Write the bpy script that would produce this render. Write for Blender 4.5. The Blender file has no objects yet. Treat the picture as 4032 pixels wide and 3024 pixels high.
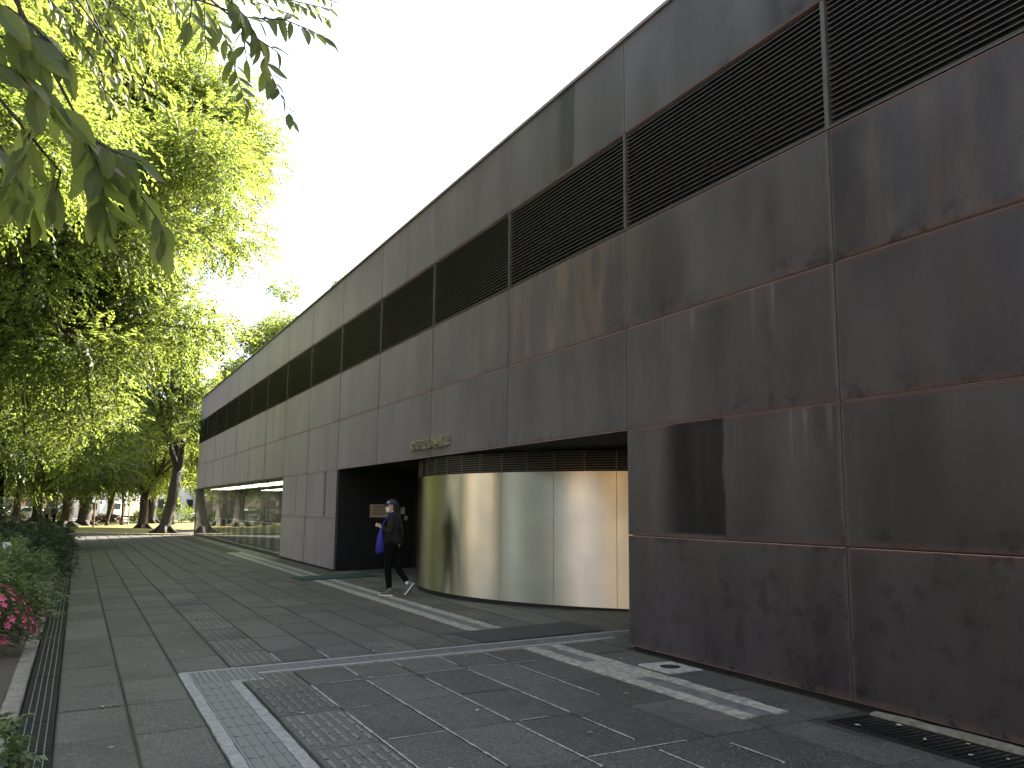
import bpy, bmesh, math, random
import numpy as np
from mathutils import Vector, Matrix

S = bpy.context.scene
C = S.collection
R = math.radians
RNG = np.random.default_rng(7)
random.seed(7)

# ------------------------------------------------------------------ camera
cam = bpy.data.cameras.new('camera')
cam.sensor_width = 36.0
cam.lens = 30.48
cam.clip_start = 0.05
cam.clip_end = 2000
CAM_Z = 1.527
co = bpy.data.objects.new('camera', cam)
C.objects.link(co)
yaw, pitch, roll = R(-26.3126), R(8.2118), R(0.5881)
fw = Vector((math.cos(yaw) * math.cos(pitch), math.sin(yaw) * math.cos(pitch), math.sin(pitch)))
rt = fw.cross(Vector((0, 0, 1))).normalized()
up = rt.cross(fw)
r2 = rt * math.cos(roll) + up * math.sin(roll)
u2 = -rt * math.sin(roll) + up * math.cos(roll)
M = Matrix((r2, u2, -fw)).transposed().to_4x4()
M.translation = (0, 0, CAM_Z)
co.matrix_world = M
S.camera = co

# ------------------------------------------------------------------ sky, sun, exposure
SUN_EL = R(35)
SUN_DIR = Vector((0.34, -0.94, 0)).normalized()          # horizontal direction towards the sun
world = bpy.data.worlds.new('World')
S.world = world
world.use_nodes = True
wn = world.node_tree.nodes
bg = wn['Background']
sky = wn.new('ShaderNodeTexSky')
sky.sky_type = 'NISHITA'
sky.sun_disc = False
sky.sun_elevation = SUN_EL
sky.sun_rotation = math.atan2(SUN_DIR.x, SUN_DIR.y)
sky.air_density = 1.3
sky.dust_density = 3.0
sky.ozone_density = 0.8
hs_ = wn.new('ShaderNodeHueSaturation')                  # thin bright evening haze: a paler sky
hs_.inputs['Saturation'].default_value = 0.62
world.node_tree.links.new(sky.outputs[0], hs_.inputs['Color'])
world.node_tree.links.new(hs_.outputs[0], bg.inputs[0])
bg.inputs[1].default_value = 0.068
sun = bpy.data.lights.new('sun', 'SUN')
sun.energy = 5.0
sun.angle = R(0.6)
sun.color = (1.0, 0.90, 0.74)
so = bpy.data.objects.new('sun', sun)
C.objects.link(so)
sd = (SUN_DIR * math.cos(SUN_EL) + Vector((0, 0, math.sin(SUN_EL))))
so.rotation_euler = sd.to_track_quat('Z', 'Y').to_euler()
vs = S.view_settings
vs.view_transform = 'Standard'
vs.look = 'None'
vs.gamma = 1.0
vs.use_curve_mapping = False
vs.exposure = 2.95
S.cycles.max_bounces = 8
S.cycles.transparent_max_bounces = 12

# ------------------------------------------------------------------ small helpers
SLOPE = 0.028
FY = -5.62
COL0, COLW = 5.21, 3.148
ZR = [0.0, 1.249, 2.44, 3.64, 4.83, 6.04, 7.253]


def gz(y):
    """height of the paving, which falls from the building to the drain"""
    return -SLOPE * (y - FY)


class MB:
    """collects boxes, tubes and loose shapes, builds ONE mesh object"""

    def __init__(self):
        self.v, self.f, self.m = [], [], []

    def add(self, vs_, fs_, mi=0):
        n = len(self.v)
        self.v.extend([tuple(p) for p in vs_])
        for f in fs_:
            self.f.append(tuple(n + i for i in f))
            self.m.append(mi)

    def box(self, x0, x1, y0, y1, z0, z1, mi=0, mat=None):
        vs_ = [Vector((x, y, z)) for z in (z0, z1) for y in (y0, y1) for x in (x0, x1)]
        if mat is not None:
            vs_ = [mat @ p for p in vs_]
        self.add(vs_, [(0, 2, 3, 1), (4, 5, 7, 6), (0, 1, 5, 4), (2, 6, 7, 3), (0, 4, 6, 2), (1, 3, 7, 5)], mi)

    def slab(self, x0, x1, y0, y1, z0, z1, c, mi=0):
        """box with chamfered top edges"""
        vs_ = [(x0, y0, z0), (x1, y0, z0), (x1, y1, z0), (x0, y1, z0),
               (x0, y0, z1 - c), (x1, y0, z1 - c), (x1, y1, z1 - c), (x0, y1, z1 - c),
               (x0 + c, y0 + c, z1), (x1 - c, y0 + c, z1), (x1 - c, y1 - c, z1), (x0 + c, y1 - c, z1)]
        fs_ = [(3, 2, 1, 0), (8, 9, 10, 11)]
        for i in range(4):
            j = (i + 1) % 4
            fs_ += [(i, j, 4 + j, 4 + i), (4 + i, 4 + j, 8 + j, 8 + i)]
        self.add(vs_, fs_, mi)

    def tube(self, pts, rad, n=6, mi=0, cap=True):
        pts = [Vector(p) for p in pts]
        if not hasattr(rad, '__len__'):
            rad = [rad] * len(pts)
        base = len(self.v)
        ref = None
        for i, p in enumerate(pts):
            d = (pts[min(i + 1, len(pts) - 1)] - pts[max(i - 1, 0)]).normalized()
            if ref is None:
                ref = d.orthogonal().normalized()
            a = (ref - d * ref.dot(d))
            a = a.normalized() if a.length > 1e-6 else d.orthogonal().normalized()
            ref = a
            b = d.cross(a)
            for k in range(n):
                t = 2 * math.pi * k / n
                self.v.append(tuple(p + (a * math.cos(t) + b * math.sin(t)) * rad[i]))
        for i in range(len(pts) - 1):
            for k in range(n):
                k2 = (k + 1) % n
                self.f.append((base + i * n + k, base + i * n + k2, base + (i + 1) * n + k2, base + (i + 1) * n + k))
                self.m.append(mi)
        if cap:
            self.f.append(tuple(base + k for k in reversed(range(n))))
            self.m.append(mi)
            self.f.append(tuple(base + (len(pts) - 1) * n + k for k in range(n)))
            self.m.append(mi)

    def loft(self, rings, mi=0, cap=True):
        base = len(self.v)
        n = len(rings[0])
        for r in rings:
            self.v.extend([tuple(p) for p in r])
        for i in range(len(rings) - 1):
            for k in range(n):
                k2 = (k + 1) % n
                self.f.append((base + i * n + k, base + i * n + k2, base + (i + 1) * n + k2, base + (i + 1) * n + k))
                self.m.append(mi)
        if cap:
            self.f.append(tuple(base + k for k in reversed(range(n))))
            self.m.append(mi)
            self.f.append(tuple(base + (len(rings) - 1) * n + k for k in range(n)))
            self.m.append(mi)

    def ball(self, c, r, seg=10, rings=7, mi=0):
        c = Vector(c)
        rr = r if hasattr(r, '__len__') else (r, r, r)
        R_ = []
        for i in range(rings):
            t = -math.pi / 2 + math.pi * (i + 0.5) / rings
            R_.append([(c.x + rr[0] * math.cos(t) * math.cos(2 * math.pi * k / seg),
                        c.y + rr[1] * math.cos(t) * math.sin(2 * math.pi * k / seg),
                        c.z + rr[2] * math.sin(t)) for k in range(seg)])
        self.loft(R_, mi)

    def mesh(self, name, mats, smooth=False):
        me = bpy.data.meshes.new(name)
        me.from_pydata(self.v, [], self.f)
        mats = mats if isinstance(mats, (list, tuple)) else [mats]
        for m in mats:
            me.materials.append(m)
        if len(mats) > 1:
            me.polygons.foreach_set('material_index', self.m)
        if smooth:
            me.polygons.foreach_set('use_smooth', [True] * len(me.polygons))
        me.update()
        return me

    def build(self, name, mats, parent=None, smooth=False, loc=None):
        return link(name, self.mesh(name, mats, smooth), parent, loc)


def link(name, me, parent=None, loc=None, rot=None):
    o = bpy.data.objects.new(name, me)
    C.objects.link(o)
    if parent is not None:
        o.parent = parent
    if loc is not None:
        o.location = loc
    if rot is not None:
        o.rotation_euler = rot
    return o


def tag(o, label, cat, group=None, kind=None):
    o['label'] = label
    o['category'] = cat
    if group:
        o['group'] = group
    if kind:
        o['kind'] = kind
    return o


def thing(name, label, cat, loc=(0, 0, 0), rz=0.0, group=None):
    o = link(name, None, None, loc, (0, 0, rz))
    return tag(o, label, cat, group)


def structure(o):
    o['kind'] = 'structure'
    return o


def copy_tree(o, parent=None):
    c = o.copy()
    C.objects.link(c)
    c.parent = parent
    for ch in [k for k in KIDS(o)]:
        copy_tree(ch, c)
    return c


def KIDS(o):
    return [k for k in list(o.children)]


# ------------------------------------------------------------------ materials
class N:
    def __init__(self, name):
        self.mat = bpy.data.materials.new(name)
        self.mat.use_nodes = True
        self.t = self.mat.node_tree
        self.p = self.t.nodes['Principled BSDF']
        self.out = self.t.nodes['Material Output']
        self.tc = self.t.nodes.new('ShaderNodeTexCoord')
        self.oi = self.t.nodes.new('ShaderNodeObjectInfo')

    def new(self, k, **kw):
        n = self.t.nodes.new(k)
        for a, b in kw.items():
            setattr(n, a, b)
        return n

    def l(self, a, b):
        self.t.links.new(a, b)

    def set(self, sock, v):
        if isinstance(v, bpy.types.NodeSocket):
            self.l(v, sock)
        elif hasattr(v, '__len__') and len(v) == 3 and sock.type == 'RGBA':
            sock.default_value = (*v, 1)
        else:
            sock.default_value = v

    def math(self, op, a, b=None, c=None, clamp=False):
        n = self.new('ShaderNodeMath', operation=op, use_clamp=clamp)
        self.set(n.inputs[0], a)
        if b is not None:
            self.set(n.inputs[1], b)
        if c is not None:
            self.set(n.inputs[2], c)
        return n.outputs[0]

    def vec(self, op, a, b):
        n = self.new('ShaderNodeVectorMath', operation=op)
        self.set(n.inputs[0], a)
        self.set(n.inputs[1], b)
        return n.outputs[0]

    def mix(self, fac, a, b, mode='MIX'):
        n = self.new('ShaderNodeMix', data_type='RGBA', blend_type=mode)
        self.set(n.inputs[0], fac)
        self.set(n.inputs[6], a)
        self.set(n.inputs[7], b)
        return n.outputs[2]

    def noise(self, vec, scale, detail=3, rough=0.55):
        n = self.new('ShaderNodeTexNoise')
        self.l(vec, n.inputs['Vector'])
        n.inputs['Scale'].default_value = scale
        n.inputs['Detail'].default_value = detail
        n.inputs['Roughness'].default_value = rough
        return n.outputs[0]

    def voro(self, vec, scale):
        n = self.new('ShaderNodeTexVoronoi')
        self.l(vec, n.inputs['Vector'])
        n.inputs['Scale'].default_value = scale
        return n

    def ramp(self, f, a, b, lo=0.0, hi=1.0):
        n = self.new('ShaderNodeMapRange', interpolation_type='SMOOTHSTEP')
        self.set(n.inputs[0], f)
        n.inputs[1].default_value = a
        n.inputs[2].default_value = b
        n.inputs[3].default_value = lo
        n.inputs[4].default_value = hi
        return n.outputs[0]

    def offset_obj(self):
        m = self.math('MULTIPLY', self.oi.outputs['Random'], 57.3)
        cx = self.new('ShaderNodeCombineXYZ')
        for i in range(3):
            self.l(m, cx.inputs[i])
        return self.vec('ADD', self.tc.outputs['Object'], cx.outputs[0])

    def bump(self, h, strength=0.3, dist=0.01):
        n = self.new('ShaderNodeBump')
        n.inputs['Strength'].default_value = strength
        n.inputs['Distance'].default_value = dist
        self.l(h, n.inputs['Height'])
        self.l(n.outputs[0], self.p.inputs['Normal'])

    def col(self, v):
        self.set(self.p.inputs['Base Color'], v)

    def rough(self, v):
        self.set(self.p.inputs['Roughness'], v)


def plain(name, col, rough=0.6, metal=0.0, var=0.18, scale=9.0, bump=0.0, spec=.5):
    m = N(name)
    v = m.offset_obj()
    n = m.noise(v, scale, 4)
    a = tuple(c * (1 - var) for c in col)
    b = tuple(min(1, c * (1 + var)) for c in col)
    m.col(m.mix(m.ramp(n, .3, .7), a, b))
    m.rough(m.ramp(n, .2, .8, max(0, rough - .08), min(1, rough + .08)))
    m.p.inputs['Metallic'].default_value = metal
    m.p.inputs['Specular IOR Level'].default_value = spec
    if bump:
        m.bump(n, bump)
    return m.mat


def mat_corten(name, row0=False):
    m = N(name)
    v = m.offset_obj()
    sc = m.vec('MULTIPLY', v, (1.0, 1.0, 0.30))
    streak = m.noise(sc, 1.4, 3, .5)
    sc2 = m.vec('MULTIPLY', v, (11.0, 1.0, 0.22))
    streak2 = m.noise(sc2, 1.3, 4, .6)
    broad = m.noise(v, 0.7, 3)
    fine = m.noise(v, 55, 2)
    blot = m.noise(v, 5.0, 5, .65)
    base = m.mix(m.ramp(streak, .25, .78), (0.0140, 0.0102, 0.0135), (0.0245, 0.0185, 0.0232))
    base = m.mix(m.math('MULTIPLY', m.ramp(streak2, .5, .8), .14), base, (0.068, 0.055, 0.052))
    base = m.mix(m.math('MULTIPLY', m.ramp(broad, .42, .72), .55), base, (0.026, 0.0245, 0.026))
    base = m.mix(m.math('MULTIPLY', m.ramp(fine, .45, .8), .25), base, (0.014, 0.012, 0.012))
    # rusty orange bloom on some panels only
    rustp = m.oi.outputs['Alpha']
    rustn = m.math('MULTIPLY', m.ramp(m.noise(m.vec('MULTIPLY', v, (2.6, 1, .45)), 1.2, 6, .68), .44, .68), rustp)
    base = m.mix(m.math('MULTIPLY', rustn, .8), base, (0.105, 0.055, 0.030))
    # generated coordinates along the panel
    sep = m.new('ShaderNodeSeparateXYZ')
    m.l(m.tc.outputs['Generated'], sep.inputs[0])
    gx, gzz = sep.outputs[0], sep.outputs[2]
    ez = m.math('MULTIPLY', m.math('MINIMUM', gzz, m.math('SUBTRACT', 1.0, gzz)), 1.2)
    ez = m.math('ADD', ez, m.math('MULTIPLY', m.math('SUBTRACT', m.noise(v, 7, 4, .7), .5), .07))
    edge = m.ramp(ez, .0, .075, 1.0, 0.0)
    base = m.mix(m.math('MULTIPLY', edge, .62), base, (0.085, 0.050, 0.041))
    ex = m.math('MULTIPLY', m.math('MINIMUM', gx, m.math('SUBTRACT', 1.0, gx)), 3.1)
    ex = m.math('ADD', ex, m.math('MULTIPLY', m.math('SUBTRACT', m.noise(v, 5, 4, .7), .5), .06))
    base = m.mix(m.math('MULTIPLY', m.ramp(ex, .0, .05, 1.0, 0.0), .5), base, (0.075, 0.060, 0.054))
    # pale mineral runs from the top edge of some panels
    runs = m.ramp(m.noise(m.vec('MULTIPLY', v, (7.0, 1.0, .10)), 1.0, 3, .5), .60, .70)
    runs = m.math('MULTIPLY', runs, m.ramp(m.math('ADD', gzz, m.math('MULTIPLY', m.noise(v, 3, 2), .5)), .75, 1.35))
    runs = m.math('MULTIPLY', runs, m.ramp(m.math('FRACT', m.math('MULTIPLY', m.oi.outputs['Random'], 7.3)), .35, .6))
    base = m.mix(m.math('MULTIPLY', runs, .55), base, (0.115, 0.100, 0.090))
    scuff = m.math('MULTIPLY', m.ramp(m.noise(m.vec('MULTIPLY', v, (1.0, 1, .5)), 1.7, 6, .72), .54, .70), m.ramp(fine, .35, .6))
    base = m.mix(m.math('MULTIPLY', scuff, .4), base, (0.016, 0.0135, 0.0135))
    # dark drip lines under the top joint and grime towards the bottom joint
    low = m.math('MULTIPLY', m.ramp(gzz, .02, .22, 1.0, 0.0), m.ramp(blot, .5, .68))
    base = m.mix(m.math('MULTIPLY', low, .75), base, (0.011, 0.0095, 0.009))
    # rectangular water stain, placed per panel through the object colour (centre, half width, strength)
    sc_ = m.new('ShaderNodeSeparateColor')
    m.l(m.oi.outputs['Color'], sc_.inputs[0])
    gxn = m.math('ADD', gx, m.math('MULTIPLY', m.math('SUBTRACT', m.noise(m.vec('MULTIPLY', v, (1, 1, .4)), 6, 3), .5), .05))
    dd = m.math('ABSOLUTE', m.math('SUBTRACT', gxn, sc_.outputs[0]))
    st = m.math('SUBTRACT', sc_.outputs[1], dd)
    side_ = m.math('GREATER_THAN', gxn, sc_.outputs[0])     # crisp edge on one side, bleeding out on the other
    soft = m.ramp(st, -.03, .11)
    hard = m.ramp(st, -.004, .012)
    st = m.math('ADD', m.math('MULTIPLY', soft, side_), m.math('MULTIPLY', hard, m.math('SUBTRACT', 1.0, side_)))
    st = m.math('MULTIPLY', st, m.ramp(m.noise(m.vec('MULTIPLY', v, (5, 1, .35)), 1.3, 4), .2, .6, .86, 1.0))
    st = m.math('MULTIPLY', st, sc_.outputs[2])
    st = m.math('MULTIPLY', st, m.ramp(gzz, .02, .05))
    base = m.mix(m.math('MULTIPLY', st, .85), base, (0.006, 0.006, 0.007))
    if row0:
        base = m.mix(m.math('MULTIPLY', m.ramp(blot, .52, .64), .85), base, (0.006, 0.005, 0.005))
    m.col(base)
    r = m.ramp(streak, .2, .8, .40, .46)
    m.rough(m.math('ADD', r, m.math('MULTIPLY', edge, .2)))
    sp_ = m.ramp(streak, .22, .78, .26, .60)
    sp_ = m.math('MULTIPLY', sp_, m.ramp(broad, .3, .7, 1.15, .75))
    sp_ = m.math('MULTIPLY', sp_, m.math('SUBTRACT', 1.0, m.math('MULTIPLY', st, .8)))
    sp_ = m.math('MULTIPLY', sp_, m.math('SUBTRACT', 1.0, m.math('MULTIPLY', edge, .5)))
    sp_ = m.math('MULTIPLY', sp_, m.math('SUBTRACT', 1.0, m.math('MULTIPLY', scuff, .3)))
    sp_ = m.math('MULTIPLY', sp_, m.math('SUBTRACT', 1.0, m.math('MULTIPLY', low, .5)))
    m.l(sp_, m.p.inputs['Specular IOR Level'])
    m.l(m.math('MULTIPLY', m.math('SUBTRACT', 1.0, m.math('MULTIPLY', st, .9)), m.ramp(streak, .25, .75, .82, 1.0)), m.p.inputs['Sheen Weight'])           # the dusty patina catches light at grazing angles
    m.p.inputs['Sheen Roughness'].default_value = .35
    m.p.inputs['Sheen Tint'].default_value = (1.0, .85, .94, 1)
    m.bump(m.math('ADD', fine, m.math('MULTIPLY', blot, .6)), .05, .004)
    return m.mat


def mat_slab(name, dark=(0.043, 0.0395, 0.0340), light=(0.080, 0.0730, 0.0620)):
    m = N(name)
    v = m.offset_obj()
    b = m.noise(v, 2.2, 4, .6)
    rnd = m.oi.outputs['Random']
    base = m.mix(m.ramp(b, .3, .7), dark, light)
    base = m.mix(m.math('MULTIPLY', m.ramp(rnd, .3, 1.0), .7), base, tuple(c * 1.35 for c in light))
    base = m.mix(m.math('MULTIPLY', m.ramp(m.math('FRACT', m.math('MULTIPLY', rnd, 9.1)), .5, 1.0), .45), base, tuple(c * .8 for c in dark))
    vo = m.voro(v, 95)
    sep = m.new('ShaderNodeSeparateColor')
    m.l(vo.outputs['Color'], sep.inputs[0])
    base = m.mix(m.ramp(sep.outputs[0], .86, .98), base, (0.17, 0.162, 0.145))
    base = m.mix(m.ramp(sep.outputs[1], .80, .95), base, (0.016, 0.016, 0.015))
    st = m.noise(v, .9, 5, .65)
    base = m.mix(m.math('MULTIPLY', m.ramp(st, .48, .70), .6), base, (0.026, 0.0245, 0.020))
    # moss creeping in from the long edges
    sp = m.new('ShaderNodeSeparateXYZ')
    m.l(m.tc.outputs['Generated'], sp.inputs[0])
    e = m.math('MINIMUM', sp.outputs[1], m.math('SUBTRACT', 1.0, sp.outputs[1]))
    e = m.math('ADD', e, m.math('MULTIPLY', m.math('SUBTRACT', m.noise(v, 9, 5, .7), .5), .10))
    base = m.mix(m.math('MULTIPLY', m.ramp(e, .0, .05, 1.0, .0), .6), base, (0.030, 0.029, 0.019))
    m.col(base)
    m.rough(m.ramp(b, .2, .8, .62, .80))
    m.bump(vo.outputs['Distance'], .35, .004)
    return m.mat


def mat_leaf(name, dark, light, trans, tmix=.45, rough=.5, veins=False):
    m = N(name)
    at = m.new('ShaderNodeAttribute', attribute_name='tint')
    f = m.math('FRACT', m.math('ADD', at.outputs['Fac'], m.oi.outputs['Random']))
    c = m.mix(f, dark, light)
    vf = None
    if veins:                                               # midrib and side veins, in the leaf's own coordinates
        sx = m.new('ShaderNodeSeparateXYZ')
        m.l(m.tc.outputs['Object'], sx.inputs[0])
        ay = m.math('ABSOLUTE', sx.outputs[1])
        fr_ = m.math('FRACT', m.math('MULTIPLY', m.math('SUBTRACT', sx.outputs[0], m.math('MULTIPLY', ay, .9)), 9.0))
        sv_ = m.ramp(m.math('ABSOLUTE', m.math('SUBTRACT', fr_, .5)), .02, .11, 1.0, 0.0)
        vf = m.math('MAXIMUM', m.math('MULTIPLY', sv_, .55), m.ramp(ay, .006, .018, 1.0, 0.0))
        blot_ = m.noise(m.offset_obj(), 4.0, 4, .6)
        c = m.mix(m.math('MULTIPLY', m.ramp(blot_, .5, .75), .35), c, (0.085, 0.085, 0.030))
        c = m.mix(m.math('MULTIPLY', vf, .6), c, (0.11, 0.13, 0.055))
    m.col(c)
    m.p.inputs['Roughness'].default_value = rough
    m.p.inputs['Specular IOR Level'].default_value = .35
    tr = m.new('ShaderNodeBsdfTranslucent')
    m.set(tr.inputs[0], m.mix(f, tuple(x * .8 for x in trans), tuple(x * 1.15 for x in trans)))
    ms = m.new('ShaderNodeMixShader')
    ms.inputs[0].default_value = tmix
    m.l(m.p.outputs[0], ms.inputs[1])
    m.l(tr.outputs[0], ms.inputs[2])
    m.l(ms.outputs[0], m.out.inputs['Surface'])
    return m.mat


def mat_bark(name, a=(0.030, 0.024, 0.019), b=(0.085, 0.070, 0.056)):
    m = N(name)
    v = m.vec('MULTIPLY', m.offset_obj(), (6, 6, 1.2))
    n = m.noise(v, 1.5, 6, .65)
    m.col(m.mix(m.ramp(n, .35, .7), a, b))
    m.rough(.85)
    m.bump(n, .7, .03)
    return m.mat


def mat_brushed(name):
    m = N(name)
    v = m.tc.outputs['Object']
    n = m.noise(m.vec('MULTIPLY', v, (.8, .8, 1.6)), 1.0, 3)
    b = m.noise(v, .8, 3)
    m.col(m.mix(m.ramp(b, .3, .7), (0.60, 0.56, 0.48), (0.72, 0.675, 0.585)))
    m.p.inputs['Metallic'].default_value = 1.0
    m.rough(m.ramp(n, .3, .7, .31, .36))
    m.p.inputs['Anisotropic'].default_value = 1.0
    tg = m.new('ShaderNodeTangent', direction_type='RADIAL', axis='Z')
    m.l(tg.outputs[0], m.p.inputs['Tangent'])
    m.p.inputs['Anisotropic Rotation'].default_value = 0.25
    return m.mat


def mat_glass(name):
    m = N(name)
    m.t.nodes.remove(m.p)
    tr = m.new('ShaderNodeBsdfTransparent')
    tr.inputs[0].default_value = (.64, .68, .65, 1)
    gl = m.new('ShaderNodeBsdfGlossy')
    gl.inputs['Roughness'].default_value = .012
    gl.inputs['Color'].default_value = (.92, .95, .92, 1)
    n = m.noise(m.tc.outputs['Object'], .55, 2)
    bp = m.new('ShaderNodeBump')
    bp.inputs['Strength'].default_value = .10
    bp.inputs['Distance'].default_value = .05
    m.l(n, bp.inputs['Height'])
    m.l(bp.outputs[0], gl.inputs['Normal'])
    fr = m.new('ShaderNodeFresnel')
    fr.inputs['IOR'].default_value = 1.75
    ms = m.new('ShaderNodeMixShader')
    ge = m.new('ShaderNodeNewGeometry')                     # one reflection per pane: none on the inner face
    m.l(m.math('MULTIPLY', fr.outputs[0], m.math('SUBTRACT', 1.0, ge.outputs['Backfacing'])), ms.inputs[0])
    m.l(tr.outputs[0], ms.inputs[1])
    m.l(gl.outputs[0], ms.inputs[2])
    m.l(ms.outputs[0], m.out.inputs['Surface'])
    return m.mat


def mat_emit(name, col, st):
    m = N(name)
    m.p.inputs['Emission Color'].default_value = (*col, 1)
    m.p.inputs['Emission Strength'].default_value = st
    m.col((.8, .8, .8))
    return m.mat


def mat_ground(name, a, b, c, s1=.6, s2=8, bump=.4):
    m = N(name)
    v = m.tc.outputs['Object']
    n1 = m.noise(v, s1, 5, .6)
    n2 = m.noise(v, s2, 5, .7)
    x = m.mix(m.ramp(n1, .35, .65), a, b)
    x = m.mix(m.ramp(n2, .48, .72), x, c)
    m.col(x)
    m.rough(.9)
    m.bump(n2, bump, .03)
    return m.mat


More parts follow.
